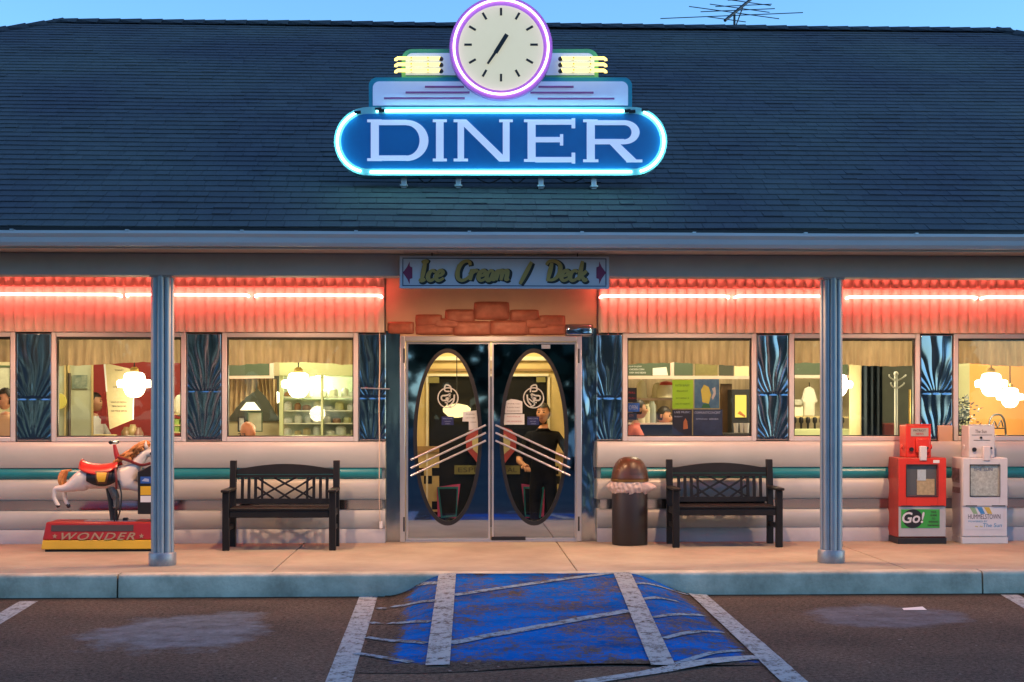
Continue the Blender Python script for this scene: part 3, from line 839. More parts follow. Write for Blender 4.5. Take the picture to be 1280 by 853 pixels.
# border neon in four runs, electrodes between them
h = len(st)//2
runs = [st[2:h-3], st[h+3:-2],
        [(470, 139), (560, 138), (640, 138), (700, 138), (782, 139)], [(462, 215.2), (550, 215.4), (640, 215.4), (700, 215.2), (790, 215)]]
for q in runs:
    obj('border_neon', tube_px(q, YS-.035, .0115), m_ncyan, sg)
el = MB()
for a, b in ((473, 137), (477, 139), (784, 139), (790, 140), (447, 141), (806, 138)):
    x, z = W(a, b, YS-.03); el.tube([(x-.03, YS-.035, z), (x+.03, YS-.035, z+.004)], .016, 8)
obj('electrode', el, m_dark, sg)
# lettering, wide serif capitals drawn in sign pixels
lt = MB()
def q(*p, y=0.0): lt.ppoly(list(p), YS-.017-y, .006+y)
def arc(cx, cy, rx0, ry0, rx1, ry1, a0, a1, n=22, y=0.0):
    o = [(cx+rx0*math.cos(R(lerp(a0, a1, k/n))), cy-ry0*math.sin(R(lerp(a0, a1, k/n)))) for k in range(n+1)]
    i = [(cx+rx1*math.cos(R(lerp(a0, a1, k/n))), cy-ry1*math.sin(R(lerp(a0, a1, k/n)))) for k in range(n+1)]
    for k in range(n): q(o[k], o[k+1], i[k+1], i[k], y=y)
T, B = 149.5, 202
def serif(l, r, t, y): q((l, t), (r, t), (r, t+3.4), (l, t+3.4), y=y)
# D
q((463.5, T+1), (473.5, T+1), (473.5, B-1), (463.5, B-1)); serif(459, 477, T, .001); serif(459, 477, B-4, .001)
q((473, T+.5), (508, T+.5), (508, T+7), (473, T+7), y=.0015); q((473, B-7.5), (508, B-7.5), (508, B-1), (473, B-1), y=.0015)
arc(508, (T+B)/2, 27.5, 25.6, 16.5, 19, 90, -90)
# I
q((545, T+1), (554.5, T+1), (554.5, B-1), (545, B-1)); serif(541, 558.5, T, .001); serif(541, 558.5, B-3.6, .001)
# N
q((572, T+2), (580, T+2), (580, B-1), (572, B-1)); q((628.5, T+1), (637, T+1), (637, B), (628.5, B)); serif(624, 641, T, .001)
serif(567, 585, B-3.6, .001); serif(567, 583, T, .001); q((571, T), (583, T), (637, B), (624, B), y=.002)
# E
q((659.5, T+1), (669.5, T+1), (669.5, B), (659.5, B)); serif(655, 674, T, .001); serif(655, 674, B-3, .001)
q((669, T), (716, T), (716, T+6.5), (669, T+6.5), y=.0015); q((714.5, T-1.5), (719, T-1.5), (719, T+11), (714.5, T+11), y=.0025)
q((669, 171.5), (702, 171.5), (702, 178), (669, 178), y=.0015); q((700, 168), (704, 168), (704, 182), (700, 182), y=.0025)
q((669, B-5.5), (716, B-5.5), (716, B+1), (669, B+1), y=.0015); q((714.5, B-11), (719, B-11), (719, B+2.5), (714.5, B+2.5), y=.0025)
# R
q((733.5, T+1), (743.5, T+1), (743.5, B), (733.5, B)); serif(729, 747, T, .001); serif(729, 748, B-2.6, .001)
q((743, T+1), (780, T+1), (780, T+7), (743, T+7), y=.0015); q((743, 174), (780, 174), (780, 180.5), (743, 180.5), y=.0015)
arc(780, (T+1+180.5)/2, 19.5, 15, 9.5, 9, 90, -90)
q((762, 180), (775, 180), (798, B), (783, B), y=.002); serif(783, 803, B-2.4, .003)
obj('lettering', lt, m_slet, sg, smooth=False)
# middle tier
t2 = obj('middle_tier', MB().ppoly(rrect_top(461, 790, 97, 136, 10), YS+.03, .18), m_steal, sg, ang=30)
obj('tier_panel', MB().ppoly(rrect_top(466, 785, 102, 132, 8), YS+.018, .011), m_spale, t2, ang=30)
for a, b, y in ((531, 580, 108.7), (507, 587, 115.8), (480, 581, 123), (673, 717, 108.7), (663, 742, 116), (672, 768, 123.5)):
    obj('unlit_neon_tube', tube_px([(a, y), (b, y)], YS-.005, .010), m_mauve, t2)
# top tier
t3 = obj('top_tier', MB().ppoly(rrect_top(502, 748, 61.5, 98, 13), YS+.05, .16), m_ygreen, sg, ang=30)
obj('tier_panel', MB().ppoly(rrect_top(507, 743, 66.5, 94, 9), YS+.038, .011), m_spale, t3, ang=30)
for k, py in enumerate((73, 80.6, 88.2)):
    for s in (-1, 1):
        c = 626; a, b = 75, 131
        pp = [(c+s*a, py+1.5), (c+s*(a+1), py), (c+s*(b-2), py), (c+s*b, py+1.5), (c+s*b, py+3)]
        tb = obj('yellow_neon', tube_px(pp, YS-.02, .016), m_nyel, t3)
        e = MB()
        x, z = W(c+s*74.5, py+1, YS-.02); e.sphere((x, YS-.02, z), .022, n=10, m=6)
        for px in (c+s*91, c+s*112):
            x, z = W(px, py, YS-.02); e.tube([(x, YS-.04, z), (x, YS+.04, z)], .008, 6)
        obj('tube_support', e, m_dark, tb)
# clock
def circ(cx, cy, r, n=56): return [(cx+r*math.cos(2*math.pi*k/n), cy-r*math.sin(2*math.pi*k/n)) for k in range(n)]
CX, CY = 626.3, 60
YCk = YS-.06
ck = obj('clock', MB().ppoly(circ(CX, CY, 64.5, 72), YCk, .28), m_purple, sg, ang=30)
obj('clock_face', MB().ppoly(circ(CX, CY, 53, 72), YCk-.012, .011), m_clock, ck, ang=30)
ring = circ(CX, CY, 58.8, 72)
obj('ring_neon', MB().tube([(W(a, b, YCk)[0], YCk-.03, W(a, b, YCk)[1]) for a, b in ring], .010, 8, closed=True), m_npink, ck)
def bar(mb, cx, cy, ang, r0, r1, w0, w1, Y, t):
    dx, dy = math.sin(R(ang)), -math.cos(R(ang)); nx, ny = -dy, dx
    mb.ppoly([(cx+dx*r0+nx*w0, cy+dy*r0+ny*w0), (cx+dx*r1+nx*w1, cy+dy*r1+ny*w1), (cx+dx*r1-nx*w1, cy+dy*r1-ny*w1), (cx+dx*r0-nx*w0, cy+dy*r0-ny*w0)], Y, t)
mk = MB()
for k in range(12): bar(mk, CX, CY-4, k*30, 36.5, 46, 1.4, 1.4, YCk-.016, .003)
obj('hour_marks', mk, m_black, ck, smooth=False)
hh = MB(); bar(hh, CX, CY-5, 212, -14, 13, 2.6, 2.6, YCk-.022, .004); obj('hour_hand', hh, m_black, ck, smooth=False)
hm = MB(); bar(hm, CX, CY-5, 214, -8, 30, 2.3, 1.3, YCk-.030, .004); obj('minute_hand', hm, m_black, ck, smooth=False)
# legs and wiring under the sign
for px in (505, 573, 676, 742):
    x, z1 = W(px, 217, -1.6); zr = Z0 + PITCH*(-1.6 - Y0)
    lg = MB().box(x-.024, x+.024, -1.63, -1.60, zr-.01, z1).box(x-.022, x+.022, -1.60, -1.57, zr-.01, z1)
    lg.box(x-.035, x+.035, -1.66, -1.55, zr+.004, zr+.02)
    lg.tube([(x, -1.58, z1-.05), (x, -.75, Z0+PITCH*(-.75-Y0)+.02)], .016, 6)
    obj('leg', lg, m_alu, sg, bev=.003)
wr = MB()
for a, b in ((520, 545), (590, 632), (632, 660), (690, 735)):
    pts = [W(a, 219, -1.6), W((a+b)/2, 229, -1.6), W(b, 219, -1.6)]
    wr.tube(spline([(p[0], -1.6, p[1]) for p in pts]), .006, 5)
obj('cable', wr, m_dark, sg)

# ------------------------------------------------------------------ hanging board: Ice Cream / Deck
YB_ = -2.30
bx, bz = W(630.5, 360, YB_)
bd = thing('hanging_sign_board', 'pale blue board with gold brush lettering and purple arrows hung under the eave', 'sign', (bx, YB_, bz))
obj('board', MB().pbox(499.5, 761.5, 320.5, 361, YB_, .03), mat('board_paint', (.44, .51, .62), .4, var=.05), bd, bev=.003)
br = MB()
for a, b, c, d in ((503, 758, 322.8, 323.9), (503, 758, 357, 358.1), (503, 504.1, 323.9, 357), (756.9, 758, 323.9, 357)): br.pbox(a, b, c, d, YB_-.002, .002)
obj('border', br, mat('navy_line', (.01, .03, .10), .5), bd, smooth=False)
for s, cx in ((-1, 511), (1, 750)):
    p = [(cx+s*7.5, 341), (cx+s*2, 333.5), (cx-s*1, 327), (cx-s*1.3, 333), (cx-s*4.5, 334.5), (cx-s*4.5, 348), (cx-s*1.3, 349), (cx-s*1, 355.5), (cx+s*2, 349)]
    obj('arrow', MB().ppoly(p, YB_-.003, .0025), mat('purple_paint', (.17, .02, .09), .5), bd, smooth=False)
# brush script strokes (x right, y up, x-height .52, capital height 1), given as polylines
GL = {
 'I': (.36, [[(.02,.92),(.2,1.0),(.36,.94)], [(.2,.97),(.16,.5),(.12,.06)], [(-.02,.06),(.14,.0),(.3,.08)]]),
 'c': (.42, [[(.40,.42),(.28,.52),(.12,.42),(.06,.2),(.14,.03),(.28,.02),(.44,.14)]]),
 'e': (.42, [[(.08,.22),(.28,.27),(.38,.4),(.28,.52),(.12,.42),(.06,.2),(.14,.03),(.28,.02),(.46,.14)]]),
 'C': (.66, [[(.66,.78),(.6,.95),(.42,1.0),(.2,.86),(.07,.5),(.12,.14),(.32,.01),(.56,.1),(.68,.24)], [(.12,.8),(.08,.62)]]),
 'r': (.42, [[(.0,.3),(.12,.5),(.13,.54),(.10,.25),(.08,.02)], [(.1,.3),(.2,.45),(.32,.52),(.40,.44)]]),
 'a': (.46, [[(.36,.46),(.22,.52),(.08,.36),(.06,.12),(.16,.01),(.3,.14),(.38,.46),(.36,.2),(.40,.03),(.52,.12)]]),
 'm': (.76, [[(.0,.36),(.11,.5),(.11,.3),(.08,.02)], [(.1,.26),(.22,.48),(.34,.5),(.35,.28),(.32,.02)], [(.34,.26),(.46,.48),(.58,.5),(.6,.28),(.58,.05),(.72,.1)]]),
 '/': (.55, [[(.62,1.12),(.34,.5),(.02,-.2)]]),
 'D': (.72, [[(.24,.9),(.2,.5),(.14,.06)], [(-.02,.8),(.1,.98),(.4,.98),(.64,.8),(.68,.5),(.58,.2),(.36,.04),(.06,.04)]]),
 'k': (.48, [[(.16,1.0),(.12,.5),(.08,.02)], [(.42,.5),(.28,.36),(.12,.26)], [(.16,.28),(.3,.1),(.38,.01),(.5,.08)]]),
}
def script(mb, s_, px0, pbase, hpx, wscale, Y, thick, mi, shear=.22):
    x = px0; lay = 0
    for ch in s_:
        if ch == ' ': x += hpx*.42*wscale; continue
        adv, sts = GL[ch]
        for stk in sts:
            P = spline([((x + (a*wscale + b*shear*.55)*hpx), pbase - b*hpx, 0) for a, b in stk], 6); lay += 1
            L_, Rr = [], []
            for i, p in enumerate(P):
                t = (P[min(i+1, len(P)-1)] - P[max(i-1, 0)]).normalized()
                ew = thick * hpx * (.62 + .38*math.sin(math.pi*(i+.6)/(len(P)+.2))) * (1 - .22*abs(t.x))
                n_ = Vector((-t.y, t.x, 0)) * ew
                L_.append(p+n_); Rr.append(p-n_)
            yy = Y - .00006*lay
            vv = [(W(a.x, a.y, Y)[0], yy - i*.000015, W(a.x, a.y, Y)[1]) for i, a in enumerate(L_)] + [(W(a.x, a.y, Y)[0], yy - i*.000015, W(a.x, a.y, Y)[1]) for i, a in enumerate(Rr)]
            k = len(P)
            mb.add(vv, [(i, i+1, k+i+1, k+i) for i in range(k-1)], mi)
        x += adv*hpx*wscale
    return x
m_gold = mat('gold_paint', (.34, .26, .07), .4, var=.1)
for (dx, dy, dd, mm, th_, nm) in ((1.5, 1.3, .0022, m_black, .20, 'letter_shadow'), (0, 0, .0062, m_gold, .12, 'lettering')):
    mb = MB()
    script(mb, 'Ice', 524+dx, 351+dy, 24.5, 1.0, YB_-dd, th_, 0)
    script(mb, 'Cream', 569+dx, 351+dy, 24.5, 1.02, YB_-dd, th_, 0)
    script(mb, '/', 650+dx, 351+dy, 21, .9, YB_-dd, th_*1.2, 0)
    script(mb, 'Deck', 681+dx, 351+dy, 24.5, 1.05, YB_-dd, th_, 0)
    obj(nm, mb, mm, bd, smooth=False)
hk = MB()
for px in (540, 722):
    x = X(px, YB_); hk.tube([(x, YB_+.03, 2.6), (x, YB_+.015, 2.80)], .006, 6)
obj('hanger', hk, m_dark, bd)

# ------------------------------------------------------------------ aerial behind the ridge
ax, az = W(918, 36, 6.1)
ta = thing('tv_antenna', 'thin metal television antenna standing behind the roof ridge', 'antenna', (ax, 6.1, az-.6))
obj('mast', MB().tube([(ax, 6.1, az-.6), (ax, 6.1, az+.06+.16)], .018, 8), m_dark, ta)
p0 = W(903, 33, 6.1); p1 = W(950, -14, 6.1)
P0 = Vector((p0[0], 5.9, p0[1]+.03)); P1 = Vector((p1[0], 6.5, p1[1]))
obj('boom', MB().tube([P0, P1], .024, 6), m_dark, ta)
for k, (t, half, dz) in enumerate(((.05, .32, 0), (.2, 1.05, -.02), (.32, .75, 0), (.42, .55, .02), (.5, .5, 0), (.62, .42, 0), (.75, .4, 0), (.88, .35, 0))):
    c = P0.lerp(P1, t); e = MB()
    d = Vector((1, -.25 if k % 2 else .3, -.035 + .02*(k % 2))).normalized()
    e.tube([c - d*half, c + d*half], .007, 5)
    obj('element', e, m_dark, ta)
obj('brace', MB().tube([(ax, 6.1, az-.02), P0.lerp(P1, .62)], .010, 5), m_dark, ta)
# ------------------------------------------------------------------ the far side of the lot (seen in the mirrors)
wv = MB(); rg = random.Random(11)
for i in range(26):
    cx = -46 + i*2.7 + rg.uniform(-1, 1); cy = -44 - rg.uniform(0, 9); hgt = rg.uniform(11, 17) * (1 if cx < 3 else .6)
    for _ in range(300):
        a, b, c = rg.gauss(0, 1), rg.gauss(0, 1), rg.gauss(0, 1); k = 1 / max(.4, math.sqrt(a*a+b*b+c*c)) * rg.random() ** .4
        p = Vector((cx + a*k*2.6, cy + b*k*2.4, ZA + hgt*.52 + c*k*hgt*.5)); 
        if p.z < ZA + .1: p.z = ZA + .1 + rg.random()
        s = rg.uniform(.35, .75); u = Vector((rg.gauss(0,1), rg.gauss(0,1), rg.gauss(0,1))).normalized(); w = u.orthogonal().normalized()
        wv.add([p-u*s-w*s*.6, p+u*s-w*s*.5, p+u*s*.8+w*s*.6, p-u*s*.9+w*s*.5], [(0,1,2,3)])
tag(obj('far_trees', wv, mat('far_foliage', (.035, .06, .03), .8, var=.5, vs_=.5), smooth=False), 'dark wood of leafy trees across the lot, seen only in the polished steel', 'trees', kind='stuff')

def car(x, y, rot, label, paint, group=None):
    c = thing('parked_car', label, 'car', (x, y, ZA))
    prof = [(-2.2,.35),(-2.25,.75),(-1.3,.95),(-.55,1.42),(.9,1.45),(1.75,1.05),(2.2,.95),(2.25,.4)]
    M_ = Matrix.Translation((x, y, ZA)) @ Matrix.Rotation(rot, 4, 'Z')
    def place(mb): mb.v = [tuple(M_ @ Vector(p)) for p in mb.v]; return mb
    b = MB(); n = len(prof)
    for s, k in ((-.88, 1), (-.84, 1), (.84, 1), (.88, 1)): b.v += [(px, s*(1 - .18*max(0, pz-.95)/.5), pz) for px, pz in prof]
    for a in range(3):
        for i in range(n): b.f.append((a*n+i, a*n+(i+1)%n, (a+1)*n+(i+1)%n, (a+1)*n+i))
    b.f += [tuple(range(n))[::-1], tuple(3*n+i for i in range(n))]; b.mi = [0]*len(b.f)
    body = obj('body', place(b), paint, c, bev=.03)
    for s in (-1, 1):
        g = MB().prism([(-1.1,.98),(-.5,1.36),(.85,1.38),(1.5,1.02)], s*.80-.02, s*.80+.02)
        obj('side_window', place(g), mat('car_glass', (.01,.012,.015), .05), c)
        for wx in (-1.4, 1.4):
            w = MB(); w.tube([(wx, s*.70, .33), (wx, s*.90, .33)], .33, 20)
            t = obj('wheel', place(w), m_black, c)
            r = MB(); r.tube([(wx, s*.88, .33), (wx, s*.91, .33)], .2, 14); obj('rim', place(r), m_alu, t)
        hl = MB().box(-2.27, -2.2, s*.6-.14, s*.6+.14, .62, .74); obj('headlight', place(hl), m_alu, c, bev=.01)
    return c
car(3.9, -19.5, R(78), 'silver hatchback parked across the lot behind the viewer', mat('silver_paint', (.55,.58,.62), .2, .5))

# ------------------------------------------------------------------ interior shell
ZF, ZC, YI = .25, 2.78, 4.6
pr = thing('dining_room', 'warm cream and red dining room behind the windows', 'interior', (0, 2.3, 0))
def room(nm, x0, x1, y0, y1, z0, z1, m): return obj(nm, MB().box(x0, x1, y0, y1, z0, z1), m, bld)
bpy.data.objects.remove(pr)
room('interior_floor', XW0+.01, X(496, .1), .16, YI, ZF-.04, ZF, m_infl); room('interior_floor', X(731, .1), XW1-.01, .16, YI, ZF-.04, ZF, m_infl)
room('vestibule_floor', X(499, .1)+.0, X(729, .1), .165, 1.75, -.02, .012, m_infl)
room('interior_ceiling', XW0+.01, XW1-.01, .165, YI, ZC, ZC+.015, m_inceil)
room('back_wall', XW0+.01, XW1-.01, YI+.001, YI+.06, ZF, ZC, m_inwall)
room('vestibule_wall', X(492, .1), X(496, .1), .165, YI, ZF, ZC-.002, m_inwall); room('vestibule_wall', X(731, .1), X(735, .1), .165, YI, ZF, ZC-.002, m_inwall)
for i, (px, Y, e) in enumerate(((-60, 1.9, 32), (150, 1.6, 34), (362, 1.6, 42), (850, 1.5, 52), (1060, 1.4, 46), (1255, 1.8, 38), (-280, 2, 18), (1480, 2, 18))):
    x = X(px, Y)
    f = obj('ceiling_light', MB().lathe((x, Y, ZC-.07), [(.16, 0), (.20, .03), (.20, .068)], 24), m_lamp, bld)
    lamp('ceiling_bulb', (x, Y, ZC-.16), e, (1.0, .83, .54), .16, f)
x = X(613, .9)
f = obj('vestibule_light', MB().lathe((x, .9, ZC-.07), [(.14, 0), (.18, .03), (.18, .068)], 24), m_lamp, bld)
lamp('vestibule_bulb', (x, .9, ZC-.16), 46, (1.0, .78, .44), .12, f)
# vestibule: black inner doors in a cream surround
YV = 1.7
def vp(nm, a, b, c, d, m, Y=YV, t=.04, bev=0): return obj(nm, MB().pbox(a, b, c, d, Y, t), m, bld, bev=bev)
m_cream = mat('cream_trim', (.60, .47, .22), .5, var=.06)
m_vblk = mat('black_laminate', (.012, .011, .010), .25)
vp('inner_wall', 470, 536, 400, 690, m_cream); vp('inner_wall', 684, 760, 400, 690, m_cream); vp('inner_wall', 536, 684, 400, 468, m_cream)
vp('inner_door', 536.5, 609.5, 470.5, 668, m_vblk, YV+.01); vp('inner_door', 610.5, 683.5, 470.5, 668, m_vblk, YV+.01)
m_wtrim = mat('pale_trim', (.75, .70, .55), .4)
vp('door_header', 534, 686, 467.5, 470.5, m_wtrim, YV-.03, .06); vp('door_casing', 532.5, 535, 471, 664, m_wtrim, YV-.02, .04); vp('door_casing', 685, 687.5, 471, 664, m_wtrim, YV-.02, .04)
vp('header_moulding', 470, 760, 446, 451, m_wtrim, YV-.04, .04, .004); vp('header_moulding', 470, 760, 461, 464, mat('brown_trim', (.30,.19,.08), .5), YV-.03, .03)
vp('wall_rail', 500, 549, 558, 566, mat('brown_trim', (.30,.19,.08), .5), YV-.03, .03); vp('wall_rail', 682, 735, 566, 570, mat('brown_trim', (.30,.19,.08), .5), YV-.03, .03)
ch = MB()
for a, c in ((520, 585), (540, 585), (530, 595), (508, 595), (520, 627), (530, 638), (540, 627), (688, 583), (690, 595), (684, 627), (694, 638)): ch.pbox(a, a+10, c, c+10, YV-.004, .003)
obj('checker_tiles', ch, m_vblk, bld, smooth=False)
vp('tile_panel', 518, 549, 566, 640, m_cream, YV-.002, .004)

# ------------------------------------------------------------------ vestibule things and door stickers
def sheet(name, label, cat, pts, Y, m, group=None, t=.003, writing=None, ink=None, parent=None):
    """flat sign or sheet of paper hung at depth Y"""
    o = obj(name, MB().ppoly(pts, Y, t), m, parent, smooth=False)
    if parent is None: tag(o, label, cat, group)
    if writing:
        mb = MB()
        for (s_, px, py, w, h) in writing:
            put_text(mb, s_, px, py, w, h, Y-.0008, 0)
        obj('writing', mb, ink or m_ink, o, smooth=False)
    return o
def rect(a, b, c, d): return [(a, d), (b, d), (b, c), (a, c)]
def lines(px, py, n, dy, w, words):
    return [(words[i % len(words)], px, py+i*dy, w*(.8+.2*((i*37) % 5)/4), .012) for i in range(n)]
YP = YD + .030
m_navy = mat('navy_card', (.012, .018, .11), .5); m_lblue = mat('pale_ink', (.35, .42, .62), .6)
sheet('notice_paper', 'grey notice taped low and right in the left door oval', 'notice', [(586,538),(599,536),(598,513),(579,515),(578,527),(586,527)], YP, m_wpaper, 'notices taped to the doors', writing=[('PLEASE', 588, 518, .09, .011), ('USE OTHER', 588, 522.5, .10, .011), ('DOOR', 592, 528, .06, .011)])
sheet('notice_paper', 'pale gabled notice taped upper left in the right door oval', 'notice', [(631,517),(653,517),(653,502),(646,500),(639,499),(632,502)], YP, m_wpaper, 'notices taped to the doors', writing=[('THANK YOU', 642, 505, .13, .011), ('PLEASE WAIT', 642, 509.5, .14, .011), ('TO BE SEATED', 642, 514, .14, .011)])
sheet('notice_paper', 'white notice with red print taped under the gabled one', 'notice', rect(630, 655.5, 518, 531), YP, m_wpaper, 'notices taped to the doors', writing=[('NOTICE', 642, 521, .14, .012), ('NO SMOKING', 643, 527, .16, .012)], ink=mat('red_ink', (.4,.03,.03), .6))
for a, lab in ((559.5, 'navy blue card with pale print stuck in the left door oval'), (666.5, 'navy blue card with pale print stuck in the right door oval')):
    sheet('door_card', lab, 'card', rect(a-7.5, a+7.5, 521, 531.5), YP, m_navy, 'navy cards on the doors', writing=[('WELCOME', a, 523.5, .10, .012), ('HOURS', a, 527, .06, .010), ('OPEN', a, 530, .05, .009)], ink=m_lblue)
def emblem(cx, cy, s, lab):
    mb = MB(); Y = YP
    o = circ(cx, cy, 13.2, 40); i = circ(cx, cy, 11.8, 40)
    for k in range(40): mb.ppoly([o[k], o[(k+1) % 40], i[(k+1) % 40], i[k]], Y, .002)
    def st_(pts, w):
        P = spline([(a, b, 0) for a, b in pts], 5)
        for k in range(len(P)-1):
            t = (P[k+1]-P[k]).normalized(); n_ = Vector((-t.y, t.x, 0))*w
            mb.ppoly([(P[k]+n_)[:2], (P[k+1]+n_)[:2], (P[k+1]-n_)[:2], (P[k]-n_)[:2]], Y-.0022, .002)
    f = -s
    st_([(cx+f*-4, cy-7), (cx+f*-3, cy-14), (cx+f*3, cy-16), (cx+f*4, cy-9), (cx+f*-2, cy-8)], .9)
    st_([(cx+f*-3, cy-5), (cx+f*2, cy-3), (cx+f*8, cy-2), (cx+f*7, cy+3), (cx+f*0, cy+2), (cx+f*-3, cy-5)], 1.0)
    st_([(cx+f*-8, cy-4), (cx+f*-7, cy+4), (cx+f*-3, cy+9)], 1.0); st_([(cx+f*0, cy+3), (cx+f*1, cy+9), (cx+f*-4, cy+11)], .9)
    st_([(cx+f*-6, cy+1), (cx+f*-1, cy+5), (cx+f*4, cy+6)], .8); st_([(cx+f*-3, cy-1), (cx+f*3, cy+1)], 1.0)
    tag(obj('door_emblem', mb, mat('etched_white', (.62,.62,.58), .6), smooth=False), lab, 'sticker', 'round emblems on the doors')
emblem(560, 497.5, 1, 'white ring emblem sticker on the left door oval'); emblem(667, 497.5, -1, 'white ring emblem sticker on the right door oval')
# plates, posters on the inner doors
m_plate = mat('khaki_plate', (.22, .20, .075), .45)
for a, b, s_, w, lab in ((568, 607, 'ESPE', .24, 'khaki plate lettered ESPE on the left inner black door'), (630, 650, 'AL', .11, 'khaki plate lettered AL on the right inner black door')):
    sheet('lettered_plate', lab, 'sign', rect(a, b, 582, 593), YV-.012, m_plate, 'khaki plates on the inner doors', .02, [(s_, (a+b)/2 - (0 if a > 600 else 2), 587.5, w, .055)])
m_pink = mat('pink_card', (.55, .06, .20), .5); m_tealc = mat('teal_card', (.01, .17, .21), .5)
for s, cx, lab in ((1, 559, 'teal framed black menu board with pink edge behind the left oval'), (-1, 668, 'teal framed black menu board with pink edge behind the right oval')):
    f_ = lambda pts: [(cx + s*(a-559), b) for a, b in pts]
    Y = YV-.05
    o = thing('menu_board', lab, 'board', (*W(cx, 650, Y)[:1], Y, W(cx, 650, Y)[1]), 'menu boards low on the inner doors')
    obj('backing', MB().ppoly(f_([(547, 646), (570, 648), (575.5, 605), (546, 609)]), Y+.004, .01), m_pink, o, smooth=False)
    obj('frame', MB().ppoly(f_([(551, 648), (571, 646), (573, 608.5), (546.5, 609)]), Y-.004, .006), m_tealc, o, smooth=False)
    obj('slate', MB().ppoly(f_([(553, 645), (569.5, 643.5), (571, 611), (549, 611.5)]), Y-.008, .003), m_vblk, o, smooth=False)
    if s < 0:
        mm = MB(); mm.pbox(664, 672, 612, 617, Y-.010, .001); mm.pbox(664, 672, 624, 628, Y-.010, .001); obj('label', mm, m_lblue, o, smooth=False)
        mm = MB(); mm.ppoly([(664, 619.5), (672, 622), (672, 618)], Y-.010, .001); obj('mark', mm, mat('red_ink', (.4,.03,.03), .6), o, smooth=False)
m_rose = mat('rose_card', (.40, .06, .07), .5); m_crm = mat('cream_card', (.55, .45, .25), .5)
for s, cx, lab in ((1, 590, 'rose and cream leaf shaped cut-out behind the left oval handles'), (-1, 638, 'rose and cream leaf shaped cut-out behind the right oval handles')):
    f_ = lambda pts: [(cx + s*(a-590), b) for a, b in pts]
    Y = YV-.06; o = thing('paper_cutout', lab, 'cut-out', (W(cx, 580, Y)[0], Y, W(cx, 580, Y)[1]), 'paper cut-outs on the inner doors')
    obj('leaf', MB().ppoly(f_([(598, 581), (592, 573), (583, 562), (582, 548), (588, 538), (601, 533), (604, 560)]), Y, .004), m_rose, o, smooth=False)
    obj('inset', MB().ppoly(f_([(600, 570), (591, 562), (590, 550), (597, 543), (602, 548)]), Y-.004, .003), m_crm, o, smooth=False)
vl = thing('oval_ceiling_lamp', 'wide oval glowing lamp hanging behind the left door', 'lamp', (X(571, 1.3), 1.3, Z(522, 1.3)), 'lamps hung in the entry')
vx, vz = W(571, 513, 1.3)
obj('shade', MB().lathe((vx, 1.3, vz), [(.02, -.085), (.10, -.07), (.155, -.02), (.16, .02), (.12, .055), (.02, .075)], 28), emit('amber_lamp', (1., .74, .30), 1.1), vl)
obj('cord', MB().tube([(vx, 1.3, vz+.07), (vx, 1.3, ZC)], .006, 6), m_dark, vl)
tag(obj('note_card', MB().pbox(535.5, 549, 471.5, 479, YV-.02, .004), m_plate), 'small khaki card at the top left corner of the inner black door', 'card')
tag(obj('note_card', MB().pbox(670.5, 682, 471.5, 478, YV-.02, .004), m_plate), 'small khaki card at the top right corner of the inner black door', 'card')

